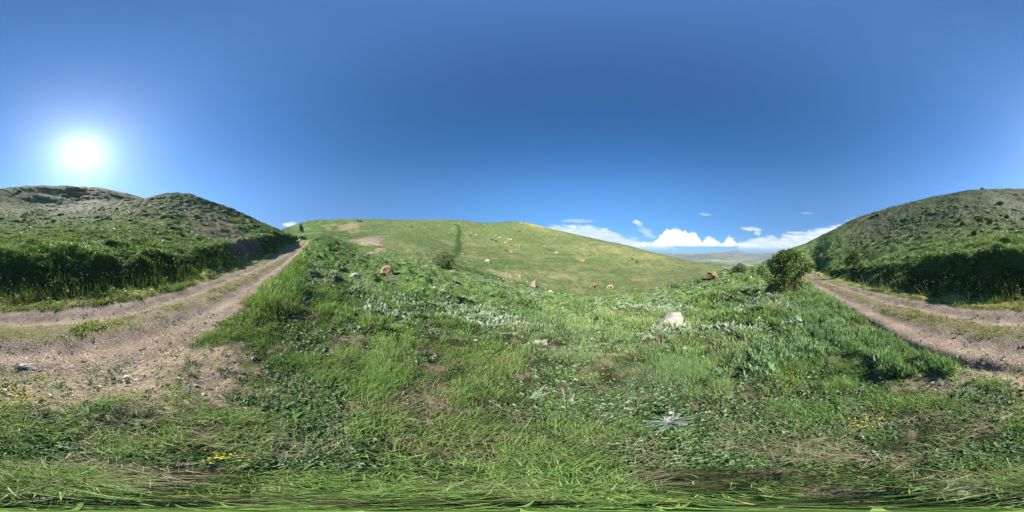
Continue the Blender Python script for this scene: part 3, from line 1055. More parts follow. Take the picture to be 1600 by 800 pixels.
# ------------------------------------------------------------------ clumps of sagebrush
def tuft(n, rad, hgt, wid, c1, c2, seed, spread=1.0):
    g = np.random.default_rng(seed)
    th = g.uniform(0, 2 * math.pi, n)
    ph = np.arccos(g.uniform(0.12, 1.0, n) ** (1 / spread))
    d = np.stack([np.sin(ph) * np.cos(th), np.sin(ph) * np.sin(th), np.cos(ph)], 1)
    lob = 0.72 + 0.28 * np.sin(th * 3 + seed) * np.sin(ph * 4 + seed * 2)
    outer = d * np.array([rad, rad, hgt]) * (lob * g.uniform(0.55, 1.08, n))[:, None]
    inner = outer * g.uniform(0.25, 0.75, n)[:, None]
    side = np.cross(d, g.normal(0, 1, (n, 3)))
    side /= np.linalg.norm(side, axis=1)[:, None] + 1e-6
    w = (wid * g.uniform(0.6, 1.3, n))[:, None]
    mid = (inner + outer) / 2 + g.normal(0, 0.03, (n, 3)) * rad
    V = np.stack([inner, mid + side * w / 2, outer, mid - side * w / 2], 1).reshape(-1, 3)
    i = np.arange(n) * 4
    F = np.concatenate([np.stack([i, i + 1, i + 2], 1), np.stack([i, i + 2, i + 3], 1)])
    C = np.repeat(lerp(c1, c2, g.random(n)), 4, 0)
    return V, F, C


SG1, SG2 = np.array([0.190, 0.245, 0.150]), np.array([0.330, 0.390, 0.280])
GR1, GR2 = np.array([0.055, 0.110, 0.030]), np.array([0.140, 0.210, 0.070])


def merged_tufts(name, x, y, sc, variants, label, mat=M_SAGE, squash=None, tint=None):
    n = len(x)
    z = H(x, y)
    which = rng.integers(0, len(variants), n)
    VV, FF, CC = [], [], []
    off = 0
    for k, (V, F, C) in enumerate(variants):
        m = which == k
        q = int(m.sum())
        if not q:
            continue
        a = rng.uniform(0, 2 * math.pi, q)
        ca, sa = np.cos(a)[:, None], np.sin(a)[:, None]
        s1 = sc[m][:, None]
        X = (V[None, :, 0] * ca - V[None, :, 1] * sa) * s1 + x[m][:, None]
        Y = (V[None, :, 0] * sa + V[None, :, 1] * ca) * s1 + y[m][:, None]
        Zz = V[None, :, 2] * s1 * rng.uniform(0.7, 1.2, q)[:, None] + z[m][:, None] - 0.03 * s1
        VV.append(np.stack([X, Y, Zz], -1).reshape(-1, 3))
        f = (F[None] + (np.arange(q) * len(V))[:, None, None]).reshape(-1, 3) + off
        off += q * len(V)
        FF.append(f)
        b = rng.uniform(0.75, 1.2, q)[:, None, None]
        c = C[None] * b
        if tint is not None:
            c = c * (1 - tint[m][:, None, None]) + np.array([0.16, 0.22, 0.045]) * tint[m][:, None, None]
        CC.append(c.reshape(-1, 3))
    o = npmesh(name, np.concatenate(VV), np.concatenate(FF), mat, np.concatenate(CC), smooth=False)
    return tag(o, label, 'ground cover', kind='stuff')


def spread_cover():
    va = [tuft(44, 1.0, 0.9, 0.20, SG1, SG2, 50 + k) for k in range(4)]
    vb = [tuft(26, 1.0, 0.80, 0.30, GR1, GR2, 60 + k) for k in range(4)]
    # near slope towards the valley
    x, y = sample_log(40000, 4, 75)
    U, V = uv(x, y)
    W = V - road_c(U)
    R = np.hypot(x, y)
    k = (W > 3.0) & (V < 42) & (rng.random(len(x)) < ss(fbm(x, y, 2.4, 3, 301) + (rng.random(len(x)) - 0.5) * 0.14, 0.49, 0.60))
    x, y, R = x[k], y[k], R[k]
    sc = rng.uniform(0.14, 0.50, len(x)) * (0.7 + 0.7 * ss(R, 8, 40))
    merged_tufts('low_sagebrush', x, y, sc, va, 'pale grey-green wormwood scattered thickly over the near slope')
    x, y = sample_log(14000, 5, 70)
    U, V = uv(x, y)
    W = V - road_c(U)
    R = np.hypot(x, y)
    k = (W > 2.6) & (V < 42) & (rng.random(len(x)) < ss(fbm(x, y, 2.0, 3, 305) + (rng.random(len(x)) - 0.5) * 0.2, 0.48, 0.62))
    x, y, R = x[k], y[k], R[k]
    merged_tufts('low_herbs', x, y, rng.uniform(0.14, 0.46, len(x)), vb, 'dark green low herbs among the grass of the near slope', M_LEAF)
    # silvery wormwood crowding the shoulder right of the viewer
    vs = [tuft(70, 0.8, 1.9, 0.09, SG1 * np.array([0.85, 1.05, 0.75]), SG2 * np.array([0.9, 1.08, 0.8]), 80 + k) for k in range(4)]
    x, y = sample_log(44000, 1.8, 14, 45 * D2R, 155 * D2R)
    U, V = uv(x, y)
    W = V - road_c(U)
    k = (W > 1.6) & (W < 4.4) & (U > 1.2) & (rng.random(len(x)) < ss(fbm(x, y, 0.9, 3, 310) + (rng.random(len(x)) - 0.5) * 0.2, 0.40, 0.60) * 0.62 * ss(np.degrees(np.arctan2(x, y)) + 14 * (fbm(x, y, 1.1, 2, 311) - 0.5), 62, 96) * (1 - ss(W, 2.8, 4.4)))
    x, y = x[k], y[k]
    merged_tufts('silvery_wormwood', x, y, rng.uniform(0.07, 0.20, len(x)), vs, 'silvery wormwood crowding the shoulder beside the track')
    # hill above the track
    x, y = sample_log(60000, 8, 185)
    U, V = uv(x, y)
    W = V - road_c(U)
    R = np.hypot(x, y)
    k = (W < -4.0) & (rng.random(len(x)) < ss(fbm(x, y, 3.0, 3, 302) + (rng.random(len(x)) - 0.5) * 0.30, 0.44, 0.60))
    x, y, R = x[k], y[k], R[k]
    sc = rng.uniform(0.16, 0.46, len(x)) * (0.8 + 1.7 * ss(R, 20, 150))
    h_ = len(x) // 2
    merged_tufts('hill_sagebrush', x[:h_], y[:h_], sc[:h_], va, 'grey-green sagebrush stippling the hill above the track', tint=rng.uniform(0, 0.6, h_))
    merged_tufts('hill_herbs', x[h_:], y[h_:], sc[h_:], vb, 'dark low herbs stippling the hill above the track', M_LEAF)
    # bank
    x, y = sample_log(30000, 4.5, 60)
    U, V = uv(x, y)
    W = V - road_c(U)
    k = (W < -2.5) & (W > -6.0) & (rng.random(len(x)) < 0.55)
    x, y = x[k], y[k]
    merged_tufts('bank_herbs', x, y, rng.uniform(0.10, 0.34, len(x)), vb, 'dark shaded herbs covering the cut bank beside the track', M_LEAF)
    # opposite hillside, short tufts along the contours
    x, y = sample_log(52000, 50, 290, -85 * D2R, 82 * D2R)
    U, V = uv(x, y)
    R = np.hypot(x, y)
    zz = H(x, y)
    terr = vnoise(zz / 0.9 + fbm(x, y, 20, 2, 9) * 5, fbm(x, y, 9, 2, 10) * 6, 3)
    k = (V > 40) & (rng.random(len(x)) < ss(terr * 0.5 + fbm(x, y, 8, 3, 303) * 0.5, 0.50, 0.62) * 0.8)
    x, y, R = x[k], y[k], R[k]
    sc = rng.uniform(0.12, 0.34, len(x)) * (1 + R / 110)
    vc = [tuft(14, 1.3, 0.42, 0.5, np.array([0.075, 0.125, 0.04]), np.array([0.15, 0.20, 0.085]), 70 + k) for k in range(3)]
    gx, gy = rng.uniform(-60, 10, 30000), rng.uniform(60, 260, 30000)
    kg = line_dist(gx, gy, GULLY) < 2.2 + rng.normal(0, 1.8, 30000)
    gx, gy = gx[kg][:300], gy[kg][:300]
    merged_tufts('gully_herbs', gx, gy, rng.uniform(0.4, 1.1, len(gx)), vb, 'dark lush growth lining the gully on the opposite hillside', M_LEAF)
    merged_tufts('valley_tufts', x, y, sc, vc, 'short dark tufts dotted over the opposite hillside')


spread_cover()
weeds()

# individual, bigger sagebrush clumps
def sage_mesh(name, seed, c1, c2, n=900, mat=M_SAGE):
    V, F, C = tuft(n, 1.0, 0.85, 0.075, c1, c2, seed)
    o = npmesh(name, V, F, mat, C, smooth=False)
    me = o.data
    bpy.data.objects.remove(o)
    return me


SAGE_ME = [sage_mesh('sagebrush', 400 + k, SG1 * 1.05, SG2 * 1.1) for k in range(3)]
DARK_ME = [sage_mesh('sagebrush', 410 + k, GR1 * 0.7, GR2 * 0.7, 900, M_LEAF) for k in range(2)]
PALE_ME = [sage_mesh('sagebrush', 420, np.array([0.30, 0.33, 0.24]), np.array([0.46, 0.47, 0.37]), 900)]


def place_sage(px, py, wpx, kind, label, group=None, squash=1.0, rmin=2.0):
    x, y, z, r = hit(px, py, rmin)
    if r > 140:
        return None
    half = r * wpx * 0.225 * D2R / 2
    me = random.choice({'sage': SAGE_ME, 'dark': DARK_ME, 'pale': PALE_ME}[kind])
    o = bpy.data.objects.new('sagebrush' if kind != 'dark' else 'low_bush', me)
    o.location = (x, y, z - 0.04 * half)
    o.scale = (half, half * random.uniform(0.85, 1.1), half * squash * random.uniform(0.8, 1.1))
    o.rotation_euler = (0, 0, random.uniform(0, 6.28))
    COL.objects.link(o)
    return tag(o, label, 'sagebrush' if kind != 'dark' else 'bush', group)


NAMED = [
    (845, 537, 32, 'pale', 'broad straw-pale cushion of wormwood in the open grass of the near slope', 0.6),
    (600, 522, 44, 'dark', 'largest dark green bush clump on the near slope, beside a small grey stone', 1.15),
    (655, 500, 34, 'dark', 'dark green bush clump just right of the biggest dark bush on the near slope', 1.1),
    (728, 507, 30, 'sage', 'upright grey-green sagebrush clump straight below the gully tree', 0.9),
    (563, 492, 14, 'sage', 'slender silvery sprig of wormwood beside the small grey stone', 1.3),
    (985, 472, 12, 'sage', 'small grey sagebrush on the brow just left of the big pale boulder', 0.6),
    (1115, 515, 36, 'sage', 'silvery sagebrush clump just right of the big pale boulder', 0.7),
    (1012, 528, 30, 'sage', 'blue-grey wormwood clump in the grass below the big pale boulder', 0.6),
]
for px, py, w, kd, lb, sq in NAMED:
    place_sage(px, py, w, kd, lb, None, sq)
for i in range(120):
    px, py = random.uniform(520, 1190), random.uniform(432, 525)
    lim = np.interp(px, [520, 560, 650, 720, 800, 860, 920, 980, 1040, 1100, 1200], [400, 412, 425, 440, 460, 472, 478, 475, 463, 448, 432])
    if py < lim:
        continue
    w = random.uniform(9, 18) * (0.55 + 0.75 * (py - 415) / 100)
    place_sage(px, py, w, 'sage', 'low grey-green sagebrush clump on the near slope above the valley', 'sagebrush clumps on the near slope', 0.65)
for i in range(46):
    px, py = random.uniform(500, 800), random.uniform(415, 500)
    lim = np.interp(px, [500, 560, 650, 720, 800], [392, 410, 425, 440, 460])
    if py < lim:
        continue
    place_sage(px, py, random.uniform(7, 15), 'dark', 'low dark green bush among the grass of the near slope', 'dark low bushes on the near slope', 0.7)
for i in range(44):
    px, py = random.gauss(1228, 34), random.uniform(470, 590)
    place_sage(px, py, random.uniform(12, 26), 'sage', 'silvery wormwood tuft on the shoulder below the large bush by the track', 'silvery wormwood on the shoulder by the track', 1.15)
for i in range(60):
    left = random.random() < 0.6
    px = random.uniform(0, 430) if left else random.uniform(1330, 1600)
    py = random.uniform(335, 385) if left else random.uniform(335, 392)
    o = place_sage(px, py, random.uniform(7, 17), random.choice(['sage', 'dark', 'dark']), 'x', 'bushes on the hillside above the track', 0.6, 9.0)
    if o is not None:
        dk = o.name.startswith('low')
        o['label'] = ('low dark' if dk else 'low grey-green') + ' clump on the ' + ('hillside left of the crest of the track' if left else 'hillside right of the track\'s bend')
        o['group'] = ('dark' if dk else 'grey-green') + ' clumps on the ' + ('left hillside' if left else 'right hillside')

# ------------------------------------------------------------------ shrubs and small trees
def tube(pts, rads, sides=5):
    V, F = [], []
    for i, p in enumerate(pts):
        d = (pts[min(i + 1, len(pts) - 1)] - pts[max(i - 1, 0)]).normalized()
        a = d.orthogonal().normalized()
        b = d.cross(a)
        for k in range(sides):
            t = 2 * math.pi * k / sides
            V.append(p + (a * math.cos(t) + b * math.sin(t)) * rads[i])
    for i in range(len(pts) - 1):
        for k in range(sides):
            F.append((i * sides + k, i * sides + (k + 1) % sides, (i + 1) * sides + (k + 1) % sides, (i + 1) * sides + k))
    return V, F


def shrub(name, px, py, r_hint, lobes, leafs, leaf_size, c1, c2, label, cat='bush', seed=1, pale=0.0, twig=26, rmin=5.0, bare=0.0, group=None, twigcol=None, wide=1.0, tall=1.0):
    """lobes: (across px, up px, radius px) as it stands, turned into metres at its real distance"""
    if r_hint is None:
        x, y, z, r = hit(px, py, rmin)
    else:
        a = px_az(px) * D2R
        x, y, r = r_hint * math.sin(a), r_hint * math.cos(a), r_hint
        z = float(H(x, y))
    m = r * 0.225 * D2R
    lobes = [(a_ * wide, b_ * tall, c_) for a_, b_, c_ in lobes]
    root = empty(name, (x, y, z - 0.03), -math.atan2(x, y))
    tag(root, label, cat, group)
    g = np.random.default_rng(seed)
    P, D = [], []
    L = np.array(lobes, float)
    wts = L[:, 2] ** 2
    if bare:
        wts = wts * np.where(L[:, 1] < np.median(L[:, 1]), 1 - bare, 1)
    dep = {}
    lob_y = g.uniform(-0.5, 0.5, len(L)) * np.abs(L[:, 0]).max() * m
    which = g.choice(len(L), leafs, p=wts / wts.sum())
    d = g.normal(0, 1, (leafs, 3))
    d /= np.linalg.norm(d, axis=1)[:, None]
    rad = g.uniform(0.25, 1.0, leafs) ** 0.55 * (0.72 + 0.55 * vnoise(d[:, 0] * 3 + which, d[:, 2] * 3 + d[:, 1] * 2.1, seed))
    c = np.stack([L[which, 0] * m, lob_y[which], L[which, 1] * m], 1) + d * (rad * L[which, 2] * m)[:, None]
    c[:, 2] = np.maximum(c[:, 2], 0.03)
    s_ = leaf_size * g.uniform(0.6, 1.4, leafs)
    a1 = g.normal(0, 1, (leafs, 3))
    a1 /= np.linalg.norm(a1, axis=1)[:, None]
    a2 = np.cross(a1, g.normal(0, 1, (leafs, 3)))
    a2 /= np.linalg.norm(a2, axis=1)[:, None]
    a1 = a1 * s_[:, None]
    a2 = a2 * s_[:, None] * 0.5
    V = np.stack([c - a1, c + a2, c + a1, c - a2], 1).reshape(-1, 3)
    F = np.arange(leafs * 4).reshape(-1, 4)
    C = lerp(c1, c2, g.random(leafs))
    if pale:
        k = g.random(leafs) < pale
        C[k] = np.array([0.50, 0.52, 0.34])
    fo = npmesh('foliage', V, F, M_LEAF, np.repeat(C, 4, 0), smooth=False, parent=root)
    VV, FF = [], []
    for k in range(twig):
        l = L[int(g.integers(0, len(L)))]
        ly = lob_y[int(g.integers(0, len(L)))]
        end = Vector((l[0] * m + g.normal(0, .45) * l[2] * m, ly + g.normal(0, .4) * l[2] * m, max(0.1, l[1] * m + g.normal(0.2, .45) * l[2] * m)))
        st = Vector((g.normal(0, 0.25) * np.abs(L[:, 0]).max() * m * 0.7, g.normal(0, 0.12), 0.0))
        midp = st.lerp(end, 0.5) + Vector((g.normal(0, .12), g.normal(0, .12), 0.08)) * end.length * 0.6
        pts = [st, st.lerp(midp, 0.6), midp, midp.lerp(end, .5) + Vector((0, 0, 0.03)), end]
        t0 = 0.010 * max(1.0, end.length / 1.6)
        tv, tf = tube(pts, [t0, t0 * .8, t0 * .6, t0 * .4, t0 * .2])
        o_ = len(VV)
        VV += [tuple(v) for v in tv]
        FF += [tuple(i + o_ for i in f) for f in tf]
    if VV:
        me = bpy.data.meshes.new('stems')
        me.from_pydata(VV, [], FF)
        me.materials.append(M_BARK if twigcol is None else twigcol)
        st = bpy.data.objects.new('stems', me)
        COL.objects.link(st)
        st.parent = root
    return root


LF1, LF2 = np.array([0.040, 0.085, 0.018]), np.array([0.120, 0.190, 0.040])
LG1, LG2 = np.array([0.090, 0.125, 0.060]), np.array([0.190, 0.240, 0.130])
M_GREYTWIG = mat_plain('grey_twigs', (0.30, 0.26, 0.23), 0.9)
shrub('large_bush', 1230, 466, 10.0,
      [(-34, 34, 8), (-30, 27, 7), (-22, 44, 9), (30, 34, 7), (34, 42, 6), (-20, 12, 8), (22, 12, 8), (-8, 14, 10), (8, 14, 10), (2, 32, 12), (-12, 40, 11), (12, 44, 12), (0, 50, 12), (16, 32, 11), (-18, 34, 10), (-16, 54, 9), (-6, 60, 9), (4, 63, 8), (13, 62, 7), (-2, 30, 10), (-24, 22, 8), (-8, 48, 9), (6, 54, 9), (14, 58, 8), (22, 52, 7), (28, 44, 6), (26, 36, 6),
       (-10, 34, 8), (4, 40, 9), (16, 30, 9), (-14, 20, 8), (0, 22, 9), (14, 18, 9), (22, 24, 7), (-4, 8, 8), (10, 8, 8)],
      15500, 0.046, LF1 * 0.95, LF2 * 0.95, 'largest bush in the scene, dark green with pale leaf tips, beside the track\'s downhill bend', seed=3, pale=0.05, twig=70, bare=0.55, twigcol=M_BARK, wide=1.12, tall=0.93)
shrub('gully_tree', 692, 419, None, [(-10, 12, 7), (-4, 18, 7), (4, 20, 6), (10, 14, 6), (0, 10, 8), (-8, 5, 5), (8, 6, 6), (14, 8, 4)],
      3600, 0.16, np.array([0.08, 0.12, 0.05]), np.array([0.17, 0.22, 0.11]), 'round grey-green bush at the foot of the lush green gully', seed=5, twig=30, rmin=8)
shrub('round_bush', 1155, 430, 34, [(-6, 6, 5), (0, 10, 6), (6, 8, 5), (9, 4, 4), (-9, 4, 4)], 1800, 0.10, LF1 * 1.1, LG2 * 0.8,
      'round dusky bush on the brow in the gap where the far plain shows', seed=6, twig=30, bare=0.3, twigcol=M_GREYTWIG)
shrub('small_bush', 1176, 427, 34, [(0, 4, 3), (1, 8, 2)], 300, 0.08, LF1, LF2, 'tiny narrow bush on the brow between the round bush and the large bush', seed=7, twig=8)
shrub('bank_bush', 1338, 424, 18.5, [(-12, 10, 7), (-6, 16, 7), (0, 20, 6), (-2, 8, 8), (-14, 4, 5), (4, 12, 5)], 4200, 0.05, LF1 * 0.8, LF2 * 0.7,
      'dark dense bush on the bank where the downhill track bends', seed=8, pale=0.0, twig=24)
shrub('twiggy_bush', 1361, 414, 20, [(0, 16, 7), (8, 14, 6), (-6, 14, 6), (2, 6, 7), (10, 6, 5)], 1700, 0.055, LF1, LG2 * 0.8,
      'brownish twiggy bush leaning over the bank just right of the dark dense one', seed=9, twig=60, twigcol=M_GREYTWIG)
shrub('crest_tree', 462.5, 367, 58, [(0, 4.2, 1.7), (1.3, 5.0, 1.3), (-1.2, 3.6, 1.2)], 300, 0.13, LF1 * 0.7, LF2 * 0.6, 'small dark tree standing where the bank meets the crest of the track', 'tree', seed=10, twig=8)
shrub('crest_bush', 495, 378, 48, [(-3, 2.2, 2.4), (0, 3.5, 2.4), (3, 2, 2)], 420, 0.12, LF1 * 0.7, LF2 * 0.6, 'dark bush at the valley edge of the track\'s crest', seed=11, twig=6)
shrub('edge_bush', 508.5, 382, 45, [(-1.5, 1.8, 1.8), (1.5, 1.8, 1.6)], 260, 0.12, LF1 * 0.7, LF2 * 0.6, 'small dark bush between the crest bush and the taller loose bush', seed=12, twig=5)
shrub('loose_bush', 525, 391, 38, [(-3, 5, 3), (1, 9, 3.2), (4, 6, 2.8), (0, 3, 3.4)], 900, 0.10, LF1 * 0.9, LF2 * 0.8, 'tall loose dark bush on the shoulder left of the eroded scar', seed=13, twig=14)
shrub('shoulder_bush', 514, 389, 40, [(0, 2.5, 3), (4, 2, 2.4)], 400, 0.1, LF1 * 0.8, LF2 * 0.7, 'low dark bush at the left foot of the tall loose bush', seed=14, twig=5)
shrub('grey_bush', 563, 394, 40, [(-3, 2.5, 3), (2, 2.5, 3), (5, 1.2, 2)], 700, 0.08, np.array([0.17, 0.16, 0.13]), np.array([0.28, 0.27, 0.22]), 'grey half-dead bush below the eroded scar', seed=15, twig=24, twigcol=M_GREYTWIG)
shrub('brow_bush', 1054, 449, None, [(-4, 2.5, 3), (1, 3.5, 3), (6, 2, 3)], 900, 0.08, LG1, LG2, 'grey-green bush on the brow just right of the lying brown cow', seed=16, twig=14, rmin=8, twigcol=M_GREYTWIG)
shrub('brow_shrub', 1091, 442, None, [(-4, 2.5, 3), (2, 4, 3.2), (6, 2, 2.4)], 900, 0.08, LG1 * 1.1, LG2 * 1.05, 'pale grey bush on the brow left of the orange earth outcrop', seed=17, twig=20, rmin=8, twigcol=M_GREYTWIG)
for (px, py, w, h, lb, dk) in ((1531, 346, 11, 7, 'broad dark bush high on the right hillside, leftmost of the upper three', 1), (1547, 349, 7, 11, 'upright greyish bush high on the right hillside, between the broad one and the square one', 0.9),
                           (1573, 341, 6, 6, 'small square dark bush high on the right hillside, rightmost of the upper three', 1), (1504, 352, 6, 7, 'loose olive bush on the right hillside, below and left of the upper three', 1.1),
                           (1522, 367, 5, 9, 'thin upright bush on the open grass of the right hillside', 1.0), (1571, 378, 16, 10, 'rounded grey-green bush just above the shaded bank', 1.3),
                           (1371, 338, 9, 4, 'low dark bush on the skyline shoulder of the right hill', 0.9), (1563, 320, 10, 7, 'dark bush in the shaded fold below the hilltop', 0.8),
                           (41, 338, 11, 9, 'pale round bush at the foot of the hazy left hill', 1.7), (61, 336, 24, 13, 'wide dark thicket at the foot of the hazy left hill', 0.8), (30, 300, 8, 3, 'low bush on the skyline of the hazy left hill', 0.8)):
    x, y, z, r = hit(px, py, 9)
    shrub('hill_bush', px, py, r, [(-w * .25, h * .4, h * .42), (w * .2, h * .5, h * .45), (0, h * .55, h * .45), (w * .42, h * .3, h * .3), (-w * .45, h * .3, h * .3)],
          900, 0.0022 * r + 0.02, LF1 * dk, LG2 * 0.75 * dk, lb, seed=px, twig=12, rmin=9)
# small dots on the opposite hill
for (px, py, w, h, lb) in ((549 + 262, 362.5, 5, 3, 'lone dark bush high on the opposite hillside under the yellow crest'), (643, 356, 3, 4, 'tiny dark bush near the crest of the opposite hill, left of the gully'),
                           (712, 352, 3, 3, 'tiny dark bush at the head of the gully'), (995, 410, 4, 4, 'dark bush alone on the right flank of the opposite hill'), (988, 406, 3, 2, 'very small bush just left of the dark one on the right flank')):
    shrub('valley_bush', px, py, None, [(0, h * .5, h * .5), (w * .3, h * .35, h * .4), (-w * .3, h * .35, h * .4)], 260, 0.2, LF1 * 0.8, LF2 * 0.7, lb, seed=int(px), twig=4, rmin=62)

# hilltop silhouette: a squat dark thicket with a mast-like stem on the right summit
shrub('summit_bush', 1535, 297.5, 147, [(-2, 2, 1.8), (0, 3, 1.8), (2, 1.6, 1.6), (4, 1, 1.2)], 500, 0.3, LF1 * 0.6, LF2 * 0.5, 'dark bush standing alone on the skyline of the right summit', seed=33, twig=10)

# ------------------------------------------------------------------ rocks
M_ROCK = mat_rock('pale_rock', (0.34, 0.31, 0.27), (0.46, 0.41, 0.35), 3.0)
M_TAN = mat_rock('tan_rock', (0.33, 0.24, 0.155), (0.24, 0.17, 0.115), 3.0)
M_WHITE = mat_rock('white_rock', (0.46, 0.43, 0.37), (0.34, 0.30, 0.25), 4.0)
M_DARKROCK = mat_rock('dark_rock', (0.050, 0.052, 0.058), (0.10, 0.09, 0.095), 4.0)
M_PINK = mat_rock('pink_rock', (0.30, 0.215, 0.17), (0.20, 0.155, 0.125), 2.0)
M_EARTH = mat_rock('orange_earth', (0.27, 0.185, 0.11), (0.12, 0.115, 0.05), 1.5)


def rock_mesh(seed, cuts=16, sub=4, rough=0.24):
    g = np.random.default_rng(seed)
    bm = bmesh.new()
    bmesh.ops.create_icosphere(bm, subdivisions=sub, radius=1.0)
    co = np.array([v.co[:] for v in bm.verts])
    for k in range(cuts):
        nrm = g.normal(0, 1, 3)
        nrm /= np.linalg.norm(nrm)
        dd = g.uniform(0.42, 0.8)
        t = co @ nrm
        over = np.maximum(t - dd, 0)
        co = co - np.outer(over, nrm)
    for i, v in enumerate(bm.verts):
        p = Vector(co[i])
        q = p * 2.6 + Vector((seed, 0, 0))
        v.co = p * (1 + rough * mnoise.noise(q) + rough * 0.4 * mnoise.noise(q * 3.3))
    me = bpy.data.meshes.new('rock')
    bm.to_mesh(me)
    bm.free()
    return me


def rock(name, px, py, wpx, hpx, mat, label, seed, rmin=2.0, sink=0.35, depth=0.8, tilt=(0, 0), group=None, shape=None, back=0.0):
    x, y, z, r = hit(px, py, rmin, back=back)
    m = r * 0.225 * D2R
    me = rock_mesh(seed, sub=4 if wpx > 7 else 3)
    me.materials.append(mat)
    sx, sy, sz = wpx * m / 2 * 1.15, wpx * m / 2 * depth, hpx * m / (2 - sink * 1.2) * 1.12
    for v in me.vertices:
        c = v.co
        if shape:
            c = shape(c)
        v.co = (c[0] * sx, c[1] * sy, c[2] * sz)
    o = bpy.data.objects.new(name, me)
    o.location = (x, y, z + sz * (1 - sink) * 0.6)
    o.rotation_euler = (tilt[0], tilt[1], -math.atan2(x, y) + random.uniform(-.1, .1))
    COL.objects.link(o)
    return tag(o, label, 'rock', group)


def wedge(c):        # higher to the right, cut away on the left
    k = 0.62 + 0.38 * (c[0] * 0.5 + 0.5)
    return (c[0] + (0.22 if c[2] > 0 else 0) * c[2], c[1], c[2] * k)


def block_boulder(name, px, py, wpx, outline, depth, mat, label, seed, rmin=2.0):
    """angular block: outline in picture-pixel offsets (right, up), given real size at its real distance"""
    x, y, z, r = hit(px, py, rmin)
    m = r * 0.225 * D2R
    g = np.random.default_rng(seed)
    bm = bmesh.new()
    z += 0.07
    outline = [(ox, oy if oy > 0 else oy - 6) for ox, oy in outline]
    for k, (sc_, yy) in enumerate(((0.82, -0.5), (1.0, -0.12), (0.98, 0.25), (0.75, 0.5))):
        for (ox, oy) in outline:
            j = g.uniform(-0.04, 0.04, 3) * wpx * m
            bm.verts.new((ox * m * sc_ + j[0], yy * depth * wpx * m + j[1] - oy * m * 0.12, oy * m * (0.75 + 0.25 * sc_) + j[2]))
    res = bmesh.ops.convex_hull(bm, input=bm.verts)
    bmesh.ops.delete(bm, geom=[e for e in res['geom_interior'] if isinstance(e, bmesh.types.BMVert)], context='VERTS')
    bmesh.ops.bevel(bm, geom=bm.edges[:], offset=wpx * m * 0.025, segments=2, affect='EDGES')
    bmesh.ops.triangulate(bm, faces=bm.faces[:])
    bmesh.ops.subdivide_edges(bm, edges=bm.edges[:], cuts=3, use_grid_fill=True)
    for v in bm.verts:
        q = v.co * (5 / (wpx * m)) + Vector((seed, 3, 1))
        v.co += v.co.normalized() * (0.035 * mnoise.noise(q) + 0.018 * mnoise.noise(q * 3.1)) * wpx * m
    me = bpy.data.meshes.new(name)
    bm.to_mesh(me)
    bm.free()
    me.materials.append(mat)
    o = bpy.data.objects.new(name, me)
    o.location = (x, y, z)
    o.rotation_euler = (0, 0, -math.atan2(x, y))
    COL.objects.link(o)
    return tag(o, label, 'rock')


block_boulder('boulder', 1048, 510, 35, [(-21, -5), (-18, 5), (-10, 14), (1, 20), (17, 19.5), (20, 8), (17, -5)], 0.8, M_ROCK,
              'big pale grey-beige boulder with a sloping left side in the grass of the near slope', 21)
block_boulder('boulder', 605, 425, 18, [(-10, -2), (-9.5, 3), (-5, 8), (5, 8.5), (9, 5), (9.5, -2)], 0.8, M_TAN, 'tan boxy boulder on the near slope, highest of the rocks below the eroded scar', 22)
block_boulder('flat_rock', 555, 435, 20, [(-10, -1), (-8, 3), (-1, 6.5), (5, 6), (11, 2.5), (10, -1)], 0.8, M_WHITE, 'flat whitish rock lying in the grass left of the tan boxy boulder', 23)
block_boulder('dark_rock', 531, 444, 22, [(-12, 0), (-12, 10), (-7, 12), (2, 8), (11, 1), (11, -3)], 0.7, M_DARKROCK, 'dark grey slab half buried below the flat whitish rock', 24)
rock('rock', 535, 421, 7, 5.5, M_TAN, 'small tan rock just above the dark slab', 25)
rock('rock', 543, 415, 4, 2, M_WHITE, 'tiny white stone right of the small tan rock on the shoulder', 26)
rock('rock', 527, 416, 3, 3, M_WHITE, 'tiny pale stone left of the small tan rock on the shoulder', 27)
rock('rock', 36, 588, 20, 10, M_ROCK, 'rounded pale stone at the near edge of the dirt track', 28, sink=0.3)
rock('rock', 561, 513, 9, 6, M_ROCK, 'small grey stone beside the largest dark bush on the near slope', 29)
rock('rock', 743, 532, 8, 3, M_WHITE, 'small flat white stone, left one of a pair in the near grass', 30)
rock('rock', 757, 526, 7, 3, M_WHITE, 'small flat white stone, right one of a pair in the near grass', 31)
rock('rock', 1071, 546, 11, 4, M_WHITE, 'flat white stone in the grass below the big boulder', 32)
rock('rock', 397, 597, 10, 7, M_WHITE, 'whitish stone at the edge of the grass near the worn dirt', 33)
rock('rock', 679, 451, 7, 4, M_WHITE, 'small pale stone among sagebrush below the gully bush', 34)
rock('rock', 1119, 466, 4, 3, M_WHITE, 'tiny white stone left of the large bush\'s shadow', 35)
rock('rock', 1173, 434, 4, 3, M_WHITE, 'tiny white stone on the brow below the tiny narrow bush', 36)
rock('outcrop', 835, 450, 9, 14, M_PINK, 'tall pinkish rock outcrop at the foot of the opposite hill', 37, rmin=55)
rock('outcrop', 813, 435, 6, 9, M_PINK, 'greyish pink outcrop uphill and left of the tall pinkish one', 38, rmin=55)
